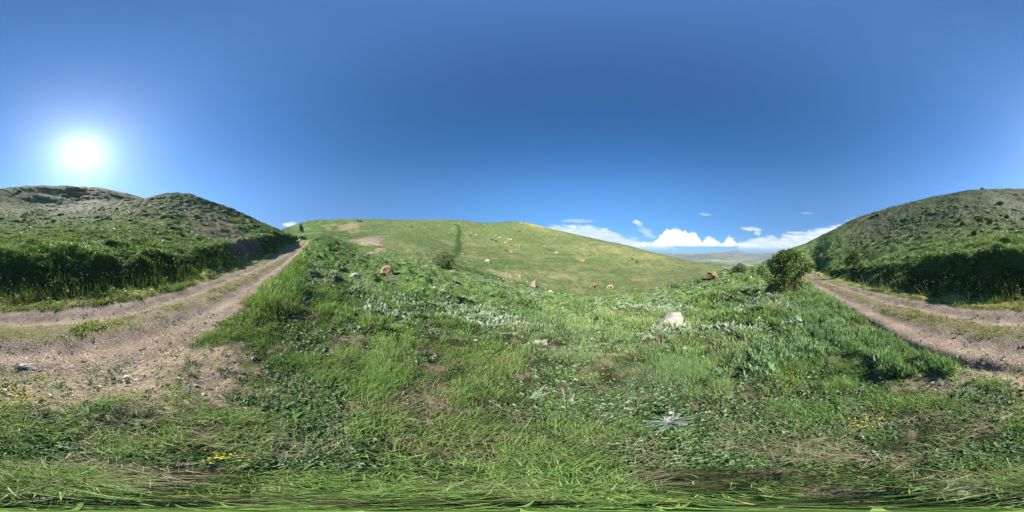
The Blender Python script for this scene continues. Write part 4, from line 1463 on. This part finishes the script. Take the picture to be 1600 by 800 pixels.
for i, (px, py, w, h, mt_, lb) in enumerate((
        (818, 451, 9, 5, M_WHITE, 'pale boulder just left of the tall pinkish outcrop'), (832, 457, 8, 4, M_WHITE, 'low pale boulder right below the tall pinkish outcrop'),
        (840, 457, 4, 4, M_TAN, 'small tan boulder below and right of the tall pinkish outcrop'), (860, 457, 9, 4.5, M_WHITE, 'tilted white slab right of the tall pinkish outcrop'),
        (908, 466, 6, 5, M_TAN, 'round tan boulder at the brow below the tilted white slab'), (910, 408, 9, 4, M_TAN, 'broad brown boulder in the middle of the right flank of the opposite hill'),
        (562, 346, 8, 3, M_DARKROCK, 'dark rock pile on the skyline left of the gully'), (724, 397.5, 5, 3, M_EARTH, 'reddish earth lump beside the gully bush'))):
    rock('boulder' if i != 7 else 'earth_lump', px, py, w, h, mt_, lb, 60 + i, rmin=55, tilt=(0, -0.3 if i == 3 else 0))
for i, (px, py, s_) in enumerate(((779, 436, 2.4), (787, 437, 2.6), (797, 432, 2), (806, 425, 2.2), (773, 428, 2), (783, 430, 1.8), (792, 427, 1.6), (824, 441, 2.6), (852, 451, 2), (884, 459, 2), (874, 460, 1.6),
                                  (737, 364, 1.6), (745, 367, 1.8), (770, 358, 1.5), (664, 357, 2), (683, 365, 1.6), (705, 363, 1.5), (701, 364, 1.5), (669, 352, 1.6), (845, 366, 1.5), (851, 386, 1.6),
                                  (802, 425, 1.6), (767, 433, 1.6), (800, 440, 2.2), (812, 446, 2.4))):
    rock('stone', px, py, s_, s_ * 0.8, M_WHITE, 'small white stone scattered on the opposite hillside', 90 + i % 6, rmin=55, group='white stones on the opposite hillside')
rock('earth_outcrop', 1113, 434, 24, 9, M_EARTH, 'orange earth outcrop on the brow, larger left one of two below the far plain', 51, rmin=20, sink=0.4, depth=1.2)
rock('earth_outcrop', 1131, 428, 18, 5, M_EARTH, 'flatter orange earth outcrop on the brow, right one of two below the far plain', 52, rmin=20, sink=0.4)


# gravel on the track and the worn ground
def gravel():
    x, y = sample_log(110000, 1.2, 16)
    W, track, strip, apron, holes = ground_masks(x, y)
    U, V = uv(x, y)
    edge = np.exp(-((W - 1.5) / 0.35) ** 2)
    k = rng.random(len(x)) < np.clip(track * (1 - 0.7 * strip) * 0.26 * (0.3 + 1.6 * ss(fbm(x, y, 0.7, 3, 500), 0.45, 0.62)) + apron * 0.22 + holes * 0.05 + edge * 0.35 * (track + apron > 0.05), 0, 1)
    x, y = x[k], y[k]
    n = min(len(x), 16000)
    x, y = x[:n], y[:n]
    R = np.hypot(x, y)
    s_ = np.clip(rng.lognormal(-5.15, 0.62, n), 0.003, 0.028) * (0.8 + 0.12 * R)
    base = np.array([(1, 0, 0), (0, 1, 0), (-1, 0, 0), (0, -1, 0), (0, 0, 0.7), (0, 0, -0.7)], float)
    F0 = np.array([(0, 1, 4), (1, 2, 4), (2, 3, 4), (3, 0, 4), (1, 0, 5), (2, 1, 5), (3, 2, 5), (0, 3, 5)])
    jit = 1 + rng.uniform(-0.45, 0.45, (n, 6, 1))
    a = rng.uniform(0, 6.28, n)
    ca, sa = np.cos(a)[:, None], np.sin(a)[:, None]
    B = base[None] * jit * np.stack([rng.uniform(0.7, 1.4, n), np.ones(n), rng.uniform(0.4, 0.9, n)], 1)[:, None, :]
    X = (B[..., 0] * ca - B[..., 1] * sa) * s_[:, None] + x[:, None]
    Y = (B[..., 0] * sa + B[..., 1] * ca) * s_[:, None] + y[:, None]
    Z = B[..., 2] * s_[:, None] + H(x, y)[:, None] + s_[:, None] * 0.25
    Vv = np.stack([X, Y, Z], -1).reshape(-1, 3)
    F = (F0[None] + (np.arange(n) * 6)[:, None, None]).reshape(-1, 3)
    C = lerp(np.array([0.16, 0.125, 0.10]), np.array([0.46, 0.40, 0.34]), rng.random(n) ** 1.6)
    o = npmesh('gravel', Vv, F, M_STONE, np.repeat(C, 6, 0), smooth=False)
    tag(o, 'loose gravel and chips on the dirt track', 'gravel', kind='stuff')


def mat_vcol(name, rough=0.9):
    m = bpy.data.materials.new(name)
    m.use_nodes = True
    N = NT(m.node_tree)
    at = N.n('ShaderNodeAttribute', attribute_name='Col')
    b = N.n('ShaderNodeBsdfPrincipled')
    N.put(b.inputs['Base Color'], at.outputs['Color'])
    b.inputs['Roughness'].default_value = rough
    o = N.n('ShaderNodeOutputMaterial')
    N.link(b.outputs[0], o.inputs[0])
    return m


M_STONE = mat_vcol('loose_stone')
gravel()

# ------------------------------------------------------------------ flowers and single plants
def flowers():
    spots = [(915, 580, 40, 14, 90), (790, 568, 22, 10, 40), (350, 712, 42, 10, 60), (30, 615, 45, 26, 260), (1235, 590, 18, 20, 60), (1350, 655, 26, 12, 60), (1112, 535, 12, 3, 26), (1290, 508, 20, 16, 22),
             (1466, 507, 6, 3, 22), (1545, 478, 40, 4, 50), (150, 466, 60, 6, 50), (985, 555, 30, 12, 40), (1400, 452, 50, 3, 60), (760, 540, 40, 16, 40), (640, 520, 60, 20, 30), (1120, 600, 40, 20, 30)]
    X, Y = [], []
    for px, py, sx, sy, n in spots:
        for k in range(int(n * 0.5)):
            qx, qy = random.gauss(px, sx * 0.5), random.gauss(py, sy * 0.5)
            a = px_az(qx) * D2R
            dep = math.tan(max(1.0, (qy - 400) * 0.225) * D2R)
            r = (CAMZ - 0.06) / dep
            for it in range(3):
                r = (CAMZ - float(H(r * math.sin(a), r * math.cos(a))) - 0.08) / dep
                r = min(max(r, 0.4), 30)
            X.append(r * math.sin(a))
            Y.append(r * math.cos(a))
    x, y = np.array(X), np.array(Y)
    n = len(x)
    R = np.hypot(x, y)
    z = H(x, y) + 0.04 + 0.12 * rng.random(n) * ss(R, 1.5, 4)
    s_ = (0.0045 + 0.0013 * R) * rng.uniform(0.6, 1.3, n)
    c = np.stack([x, y, z], 1)
    T = 6
    th = np.arange(T) * 2 * math.pi / T
    ring = np.stack([np.cos(th), np.sin(th), 0.25 * np.cos(th * 3)], 1)
    Vv = c[:, None, :] + ring[None] * s_[:, None, None]
    Vv = np.concatenate([c[:, None, :] + np.array([0, 0, 0.1]) * s_[:, None, None], Vv], 1)
    F0 = np.array([(0, 1 + k, 1 + (k + 1) % T) for k in range(T)])
    F = (F0[None] + (np.arange(n) * (T + 1))[:, None, None]).reshape(-1, 3)
    C = lerp(np.array([0.75, 0.50, 0.02]), np.array([0.80, 0.66, 0.06]), rng.random(n))
    o = npmesh('wildflowers', Vv.reshape(-1, 3), F, M_PETAL, np.repeat(C, T + 1, 0), smooth=False)
    tag(o, 'tiny yellow wildflowers sprinkled through the grass', 'wildflowers', kind='stuff')


flowers()


def leaf_strip(base, head, length, width, arch, droop, nseg=5, fold=0.15):
    """one broad leaf as a bent, folded strip"""
    V, F = [], []
    d = Vector((math.cos(head), math.sin(head), 0))
    sd_ = Vector((-math.sin(head), math.cos(head), 0))
    for i in range(nseg + 1):
        t = i / nseg
        w = width * math.sin(math.pi * min(1, 0.12 + 0.88 * t) ** 0.8) * 0.5 + 0.001
        p = base + d * (length * t * math.cos(arch * (1 - t))) + Vector((0, 0, length * (math.sin(arch) * t - droop * t * t)))
        V += [tuple(p - sd_ * w + Vector((0, 0, fold * w))), tuple(p), tuple(p + sd_ * w + Vector((0, 0, fold * w)))]
    for i in range(nseg):
        a = i * 3
        F += [(a, a + 1, a + 4, a + 3), (a + 1, a + 2, a + 5, a + 4)]
    return V, F


def leaf_plant(name, px, py, n, length, width, arch, col, label, seed, flower=None, group=None, cat='plant'):
    x, y, z, r = hit(px, py, 0.3)
    root = empty(name, (x, y, z))
    tag(root, label, cat, group)
    g = random.Random(seed)
    V, F, C = [], [], []
    for k in range(n):
        v, f = leaf_strip(Vector((g.gauss(0, .01), g.gauss(0, .01), 0.02)), g.uniform(0, 6.28), length * g.uniform(.6, 1.15), width * g.uniform(.7, 1.2), arch * g.uniform(.5, 1.3), g.uniform(0.1, .6))
        o_ = len(V)
        V += v
        F += [tuple(i + o_ for i in q) for q in f]
        b = g.uniform(.75, 1.2)
        C += [tuple(c * b for c in col)] * len(v)
    npmesh('leaves', np.array(V), np.array(F), M_SAGE, np.array(C), smooth=True, parent=root)
    if flower:
        V, F = [], []
        for k in range(flower):
            c0 = Vector((g.gauss(0, .03), g.gauss(0, .03), g.uniform(.10, .17)))
            for j in range(16):
                d = Vector((g.gauss(0, 1), g.gauss(0, 1), g.gauss(.4, 1))).normalized() * 0.016
                s_ = d.orthogonal().normalized() * 0.005
                o_ = len(V)
                V += [tuple(c0 + s_), tuple(c0 + d + s_ * 1.4), tuple(c0 + d - s_ * 1.4), tuple(c0 - s_)]
                F.append((o_, o_ + 1, o_ + 2, o_ + 3))
        npmesh('blossom', np.array(V), np.array(F), M_PETAL, np.tile(np.array([[0.55, 0.42, 0.58]]), (len(V), 1)), smooth=False, parent=root)
    return root


def feather_plant(px, py, n, length, head, label, seed, col=(0.24, 0.33, 0.20), cat='wormwood', group=None):
    """silvery feathery sprays: a stalk with many fine side leaflets"""
    x, y, z, r = hit(px, py, 0.3)
    root = empty('wormwood', (x, y, z))
    tag(root, label, cat, group)
    g = np.random.default_rng(seed)
    V, F, C = [], [], []
    for k in range(n):
        h = head + g.normal(0, 0.5)
        el_ = g.uniform(0.25, 0.9)
        L_ = length * g.uniform(.6, 1.1)
        d = Vector((math.cos(h) * math.cos(el_), math.sin(h) * math.cos(el_), math.sin(el_)))
        b = Vector((g.normal(0, .02), g.normal(0, .02), 0))
        q = 46
        for i in range(q):
            t = (i + 1) / q
            p = b + d * L_ * t + Vector((0, 0, -0.25 * L_ * t * t))
            s = Vector(g.normal(0, 1, 3)).normalized()
            ll = 0.030 * (1.2 - t) * (length / 0.25) + 0.006
            e = p + (s + d * 0.8).normalized() * ll
            wv = s.orthogonal().normalized() * 0.0028
            o_ = len(V)
            V += [tuple(p + wv), tuple(p - wv), tuple(e)]
            F.append((o_, o_ + 1, o_ + 2))
            bb = g.uniform(.75, 1.25)
            C += [tuple(c * bb for c in col)] * 3
    npmesh('sprays', np.array(V), np.array(F), M_SAGE, np.array(C), smooth=False, parent=root)
    return root


leaf_plant('thistle', 1048, 662, 34, 0.17, 0.012, 0.8, (0.22, 0.29, 0.21), 'silvery thistle with a lilac blossom in the near grass', 3, flower=5)
leaf_plant('broadleaf_plant', 627, 655, 10, 0.13, 0.018, 0.4, (0.24, 0.28, 0.12), 'light yellow-green long-leaved plant beside bare straw-coloured earth', 4)
leaf_plant('broadleaf_plant', 459, 652, 7, 0.09, 0.025, 0.8, (0.08, 0.17, 0.035), 'bright green broad-leaved rosette alone in thin grass', 5)
leaf_plant('broadleaf_plant', 925, 776, 6, 0.10, 0.020, 0.6, (0.30, 0.42, 0.16), 'light green narrow-leaved sprout almost underfoot', 6)
leaf_plant('broadleaf_plant', 100, 698, 9, 0.06, 0.014, 0.4, (0.20, 0.27, 0.12), 'pale low rosette on the bare ground close to the track', 7)
feather_plant(146, 628, 7, 0.34, 1.8, 'tall silvery feather-leaved wormwood at the worn edge of the track', 8)
feather_plant(210, 655, 6, 0.22, 1.2, 'silvery feather-leaved wormwood standing right of the tall one', 9)
feather_plant(95, 675, 5, 0.24, 2.6, 'silvery wormwood lying low on bare ground below the tall one', 10)
feather_plant(335, 575, 6, 0.30, 1.5, 'grey-green wormwood sprays where the grass meets the worn dirt', 11)
feather_plant(830, 622, 4, 0.26, 0.5, 'pale silvery spray leaning over the near grass in the middle', 12, (0.40, 0.46, 0.36))
feather_plant(885, 632, 3, 0.22, 0.5, 'short pale spray right of the leaning silvery one', 13, (0.36, 0.42, 0.33))
feather_plant(1500, 610, 7, 0.36, 2.2, 'large silvery wormwood sprays beside the washed edge of the track', 14)
feather_plant(1475, 590, 6, 0.30, 2.2, 'silvery wormwood just uphill of the large sprays at the washed edge', 15)
feather_plant(1530, 762, 8, 0.20, 2.9, 'pale silvery spray spread flat nearly underfoot', 16, (0.36, 0.44, 0.30))

# ------------------------------------------------------------------ cattle
def cow_mesh(pose, seed):
    """one continuous skin-modifier body"""
    if pose == 'graze':
        spine = [(-0.80, 0, 1.16, .20), (-0.62, 0, 1.14, .29), (-0.1, 0, 1.03, .37), (0.38, 0, 1.06, .34), (0.66, 0, 1.12, .27), (0.93, 0, 0.98, .18), (1.10, 0, 0.72, .135), (1.17, 0, 0.50, .135), (1.27, 0, 0.30, .10), (1.33, 0, 0.17, .075)]
    else:
        spine = [(-0.80, 0, 1.16, .20), (-0.62, 0, 1.14, .29), (-0.1, 0, 1.03, .37), (0.38, 0, 1.06, .34), (0.66, 0, 1.14, .27), (0.95, 0, 1.28, .17), (1.12, 0, 1.42, .13), (1.25, 0, 1.42, .13), (1.42, 0, 1.30, .095), (1.52, 0, 1.22, .075)]
    drop = 0.0
    legs = [(3, 1, [(0.46, .17, .74, .13), (0.50, .18, .42, .070), (0.47, .18, .10, .055), (0.50, .18, .02, .065)]),
            (3, -1, [(0.46, -.17, .74, .13), (0.40, -.18, .42, .070), (0.34, -.18, .10, .055), (0.37, -.18, .02, .065)]),
            (1, 1, [(-0.58, .17, .82, .18), (-0.50, .18, .60, .12), (-0.68, .18, .40, .070), (-0.62, .18, .08, .052), (-0.60, .18, .02, .062)]),
            (1, -1, [(-0.58, -.17, .82, .18), (-0.62, -.18, .60, .12), (-0.80, -.18, .40, .070), (-0.76, -.18, .08, .052), (-0.74, -.18, .02, .062)])]
    if pose == 'lie':
        spine = [(p[0], p[1], p[2] - 0.66, p[3] * 1.05) for p in spine[:5]] + [(0.93, 0.05, .62, .17), (1.08, .1, .74, .13), (1.2, .12, .74, .12), (1.35, .14, .62, .09), (1.44, .14, .56, .07)]
        legs = [(3, 1, [(0.5, .34, .2, .11), (0.72, .38, .10, .07), (0.45, .42, .07, .06)]), (3, -1, [(0.5, -.34, .2, .11), (0.75, -.38, .10, .07), (0.5, -.42, .07, .06)]),
                (1, 1, [(-0.5, .36, .22, .15), (-0.2, .45, .12, .08), (-0.5, .5, .07, .06)]), (1, -1, [(-0.5, -.36, .22, .15), (-0.2, -.42, .12, .08), (-0.5, -.46, .07, .06)])]
    V, E, R_ = [], [], []
    for i, p in enumerate(spine):
        V.append(p[:3]); R_.append(p[3])
        if i: E.append((i - 1, i))
    for at, sgn, pts in legs:
        prev = at
        for p in pts:
            V.append(p[:3]); R_.append(p[3])
            E.append((prev, len(V) - 1)); prev = len(V) - 1
    prev = 0
    tb = spine[0][2]
    for p in [(-0.96, 0, tb + .02, .04), (-1.0, 0, tb * .72, .028), (-1.0, 0, max(.08, tb * .40), .045)]:
        V.append(p[:3]); R_.append(p[3]); E.append((prev, len(V) - 1)); prev = len(V) - 1
    hd = len(spine) - 3
    hx, hy, hz = spine[hd][:3]
    for s_ in (1, -1):
        V.append((hx - .05, hy + s_ * .14, hz + .06)); R_.append(.045); E.append((hd, len(V) - 1))
        V.append((hx - .08, hy + s_ * .26, hz + .05)); R_.append(.04); E.append((len(V) - 2, len(V) - 1))
    me = bpy.data.meshes.new('cow_raw')
    me.from_pydata(V, E, [])
    ob = bpy.data.objects.new('cow_raw', me)
    COL.objects.link(ob)
    sk = ob.modifiers.new('skin', 'SKIN')
    sk.use_smooth_shade = True
    sv = me.skin_vertices[0].data
    for i, q in enumerate(R_):
        sv[i].radius = (q, q)
        sv[i].use_root = (i == 2)
    su = ob.modifiers.new('sub', 'SUBSURF')
    su.levels = 2
    su.render_levels = 2
    dg = bpy.context.evaluated_depsgraph_get()
    out = bpy.data.meshes.new_from_object(ob.evaluated_get(dg))
    bpy.data.objects.remove(ob)
    out.name = 'cow_body'
    for p in out.polygons:
        p.use_smooth = True
    return out


def mat_cow(name, c1, c2, thr, face_white=True, belly=0.0):
    m = bpy.data.materials.new(name)
    m.use_nodes = True
    N = NT(m.node_tree)
    tc = N.n('ShaderNodeTexCoord')
    P = tc.outputs['Object']
    sp = N.n('ShaderNodeSeparateXYZ')
    N.link(P, sp.inputs[0])
    n1 = N.noise(P, 1.6, 2, 0.5, 0.3)
    f = N.sstep(n1, thr - 0.02, thr + 0.02)
    if face_white:
        f = N.math('MAXIMUM', f, N.sstep(sp.outputs[0], 1.08, 1.12))
        f = N.math('MAXIMUM', f, N.math('SUBTRACT', 1.0, N.sstep(sp.outputs[2], 0.34, 0.40)))
    if belly:
        f = N.math('MAXIMUM', f, N.math('SUBTRACT', 1.0, N.sstep(sp.outputs[2], belly - .05, belly)))
    c = N.mix(f, (*c1, 1), (*c2, 1))
    c = N.mix(1.0, c, N.math('ADD', 0.75, N.math('MULTIPLY', N.noise(P, 14, 3, 0.6), 0.5)), 'MULTIPLY')
    b = N.n('ShaderNodeBsdfPrincipled')
    N.put(b.inputs['Base Color'], c)
    b.inputs['Roughness'].default_value = 0.7
    o = N.n('ShaderNodeOutputMaterial')
    N.link(b.outputs[0], o.inputs[0])
    return m


WHT = (0.50, 0.46, 0.38)
COWM = {'brown': mat_cow('brown_hide', (0.17, 0.070, 0.032), WHT, 0.72), 'tan': mat_cow('tan_hide', (0.34, 0.18, 0.085), WHT, 0.56, True, 0.80),
        'white': mat_cow('white_hide', (0.30, 0.17, 0.09), WHT, 0.34), 'black': mat_cow('black_hide', (0.02, 0.018, 0.018), (0.03, 0.025, 0.02), 0.8, False),
        'dark': mat_cow('dark_brown_hide', (0.10, 0.04, 0.02), (0.12, 0.05, 0.02), 0.8, False), 'cream': mat_cow('cream_hide', (0.50, 0.36, 0.22), WHT, 0.6)}
COWMESH = {p: cow_mesh(p, 1) for p in ('graze', 'stand', 'lie')}
_cow_cache = {}
HORN = mat_plain('horn', (0.5, 0.45, 0.36), 0.5)


def cow(px, py, wpx, kind, pose, turn, label, rmin=55, back=0.0):
    key = (kind, pose)
    if key not in _cow_cache:
        me = COWMESH[pose].copy()
        me.name = 'cow_body'
        me.materials.clear()
        me.materials.append(COWM[kind])
        _cow_cache[key] = me
    x, y, z, r = hit(px, py, rmin, back=back)
    o = bpy.data.objects.new('cow', _cow_cache[key])
    COL.objects.link(o)
    az = math.atan2(x, y)
    o.location = (x, y, z)
    # local +x is the head; turn 0 = facing right as seen
    o.rotation_euler = (0, 0, -az + turn)
    apparent = wpx * 0.225 * D2R * r
    k = apparent / (2.3 * max(0.45, abs(math.cos(turn))))
    k = min(max(k, 0.75), 1.35)
    o.scale = (k, k, k)
    return tag(o, label, 'cow', 'cattle grazing on the opposite hillside')


PI = math.pi
cow(761.5, 411, 9, 'white', 'graze', PI - 0.6, 'white cow with brown marks grazing alone above the valley floor')
cow(790.5, 393, 8, 'dark', 'graze', PI, 'dark brown cow in the middle of the hillside, left one of a touching pair')
cow(799.5, 395.5, 9, 'tan', 'graze', PI + 0.2, 'tan and white cow, right one of a touching pair in the middle of the hillside')
cow(768.5, 376, 5, 'black', 'graze', 0.2, 'black cow near the gully, left one of two dark cows')
cow(774.5, 378, 6, 'black', 'stand', 0.1, 'black cow near the gully, right one of two dark cows')
cow(790, 381, 6, 'cream', 'graze', 0.1, 'cream cow grazing above the touching pair')
cow(813.5, 386, 5, 'tan', 'graze', 0.8, 'small tan cow between the touching pair and the brown and white cow')
cow(848, 397.5, 7, 'brown', 'graze', -1.2, 'brown and white cow seen nearly head-on high on the hillside')
cow(870, 397, 6, 'cream', 'graze', PI, 'pale cow right of the head-on brown and white cow')
cow(775, 370, 5, 'tan', 'stand', 0, 'tan cow high on the hillside, above the two dark cows')
cow(781, 373, 6, 'cream', 'stand', 0, 'cream cow just right of the tan cow above the two dark cows')
cow(794, 375, 4, 'white', 'graze', 0, 'white cow high on the hillside, left one of a small white pair')
cow(798.5, 376, 4, 'white', 'graze', PI, 'white cow high on the hillside, right one of a small white pair')
cow(744, 369, 6, 'white', 'graze', 0.4, 'white cow highest beside the top of the gully')
cow(734, 369, 5, 'dark', 'graze', 0, 'dark cow beside the top of the gully, left of the white one')
cow(929, 450.5, 12, 'brown', 'graze', PI, 'reddish brown white-faced cow low in the valley, left one of two big cows')
cow(954, 451, 10, 'tan', 'graze', PI, 'tan and white cow low in the valley, right one of two big cows')
cow(1014, 455.5, 9, 'brown', 'lie', PI, 'brown cow lying down low in the valley beside the brow bush')

# ------------------------------------------------------------------ far plain: trees and farm buildings
def far_trees():
    g = np.random.default_rng(9)
    n = 900
    a = g.uniform(50, 100, n) * D2R
    r = g.uniform(4300, 9500, n)
    x, y = r * np.sin(a), r * np.cos(a)
    k = fbm(x, y, 900, 3, 400) > 0.5
    x, y, r = x[k], y[k], r[k]
    merged = [tuft(26, 1.0, 1.1, 0.7, np.array([0.025, 0.05, 0.02]), np.array([0.06, 0.09, 0.035]), 500 + i) for i in range(3)]
    o = merged_tufts('distant_trees', x, y, g.uniform(9, 20, len(x)) * (r / 6000), merged, 'dark trees scattered across the far plain', M_LEAF)
    o['category'] = 'trees'


far_trees()
M_WALL = mat_plain('farm_wall', (0.62, 0.60, 0.56), 0.8)
M_ROOF = mat_plain('farm_roof', (0.45, 0.42, 0.40), 0.8)


def farm(px, py, w, d_, h, label):
    a = px_az(px) * D2R
    r = 301.6 / math.tan((py - 400) * 0.225 * D2R)
    x, y = r * math.sin(a), r * math.cos(a)
    z = float(H(x, y))
    root = empty('farm_building', (x, y, z), -a + 0.3)
    tag(root, label, 'building', 'farm buildings on the far plain')
    hw, hd = w / 2, d_ / 2
    V = [(-hw, -hd, 0), (hw, -hd, 0), (hw, hd, 0), (-hw, hd, 0), (-hw, -hd, h), (hw, -hd, h), (hw, hd, h), (-hw, hd, h), (-hw, 0, h * 1.45), (hw, 0, h * 1.45)]
    me = bpy.data.meshes.new('wall')
    me.from_pydata(V, [], [(0, 1, 5, 4), (2, 3, 7, 6), (1, 2, 6, 9, 5), (3, 0, 4, 8, 7)])
    me.materials.append(M_WALL)
    o = bpy.data.objects.new('wall', me); COL.objects.link(o); o.parent = root
    e = 1.0
    V = [(-hw - e, -hd - e, h - .3), (hw + e, -hd - e, h - .3), (hw + e, 0, h * 1.45 + .3), (-hw - e, 0, h * 1.45 + .3), (hw + e, hd + e, h - .3), (-hw - e, hd + e, h - .3)]
    V += [(a_, b_, c_ + .5) for a_, b_, c_ in V]
    me = bpy.data.meshes.new('roof')
    me.from_pydata(V, [], [(3, 2, 1, 0), (2, 3, 5, 4), (6, 7, 8, 9), (9, 8, 10, 11), (0, 1, 7, 6), (4, 5, 11, 10), (1, 2, 8, 7), (2, 4, 10, 8), (5, 3, 9, 11), (3, 0, 6, 9)])
    me.materials.append(M_ROOF)
    o = bpy.data.objects.new('roof', me); COL.objects.link(o); o.parent = root


for i, (px, py, w) in enumerate(((1171, 417.4, 46), (1176, 417.6, 40), (1179, 416.8, 30), (1166, 416.6, 26))):
    farm(px, py, w, w * 0.5, 10, 'pale farm building among dark trees at the near edge of the far plain')

# ------------------------------------------------------------------ the air
def haze():
    x0, z0, z1 = 35000, -312, float(ZG.max()) + 25
    me = bpy.data.meshes.new('haze')
    V = [(-x0, -x0, z0), (x0, -x0, z0), (x0, x0, z0), (-x0, x0, z0), (-x0, -x0, z1), (x0, -x0, z1), (x0, x0, z1), (-x0, x0, z1)]
    me.from_pydata(V, [], [(3, 2, 1, 0), (4, 5, 6, 7), (0, 1, 5, 4), (1, 2, 6, 5), (2, 3, 7, 6), (3, 0, 4, 7)])
    m = bpy.data.materials.new('haze')
    m.use_nodes = True
    N = NT(m.node_tree)
    v = N.n('ShaderNodeVolumePrincipled')
    v.inputs['Color'].default_value = (0.80, 0.90, 1.0, 1)
    v.inputs['Density'].default_value = 3.4e-5
    v.inputs['Anisotropy'].default_value = 0.3
    o_ = N.n('ShaderNodeOutputMaterial')
    N.link(v.outputs[0], o_.inputs['Volume'])
    me.materials.append(m)
    o = bpy.data.objects.new('haze', me)
    COL.objects.link(o)
    tag(o, kind='stuff')


haze()
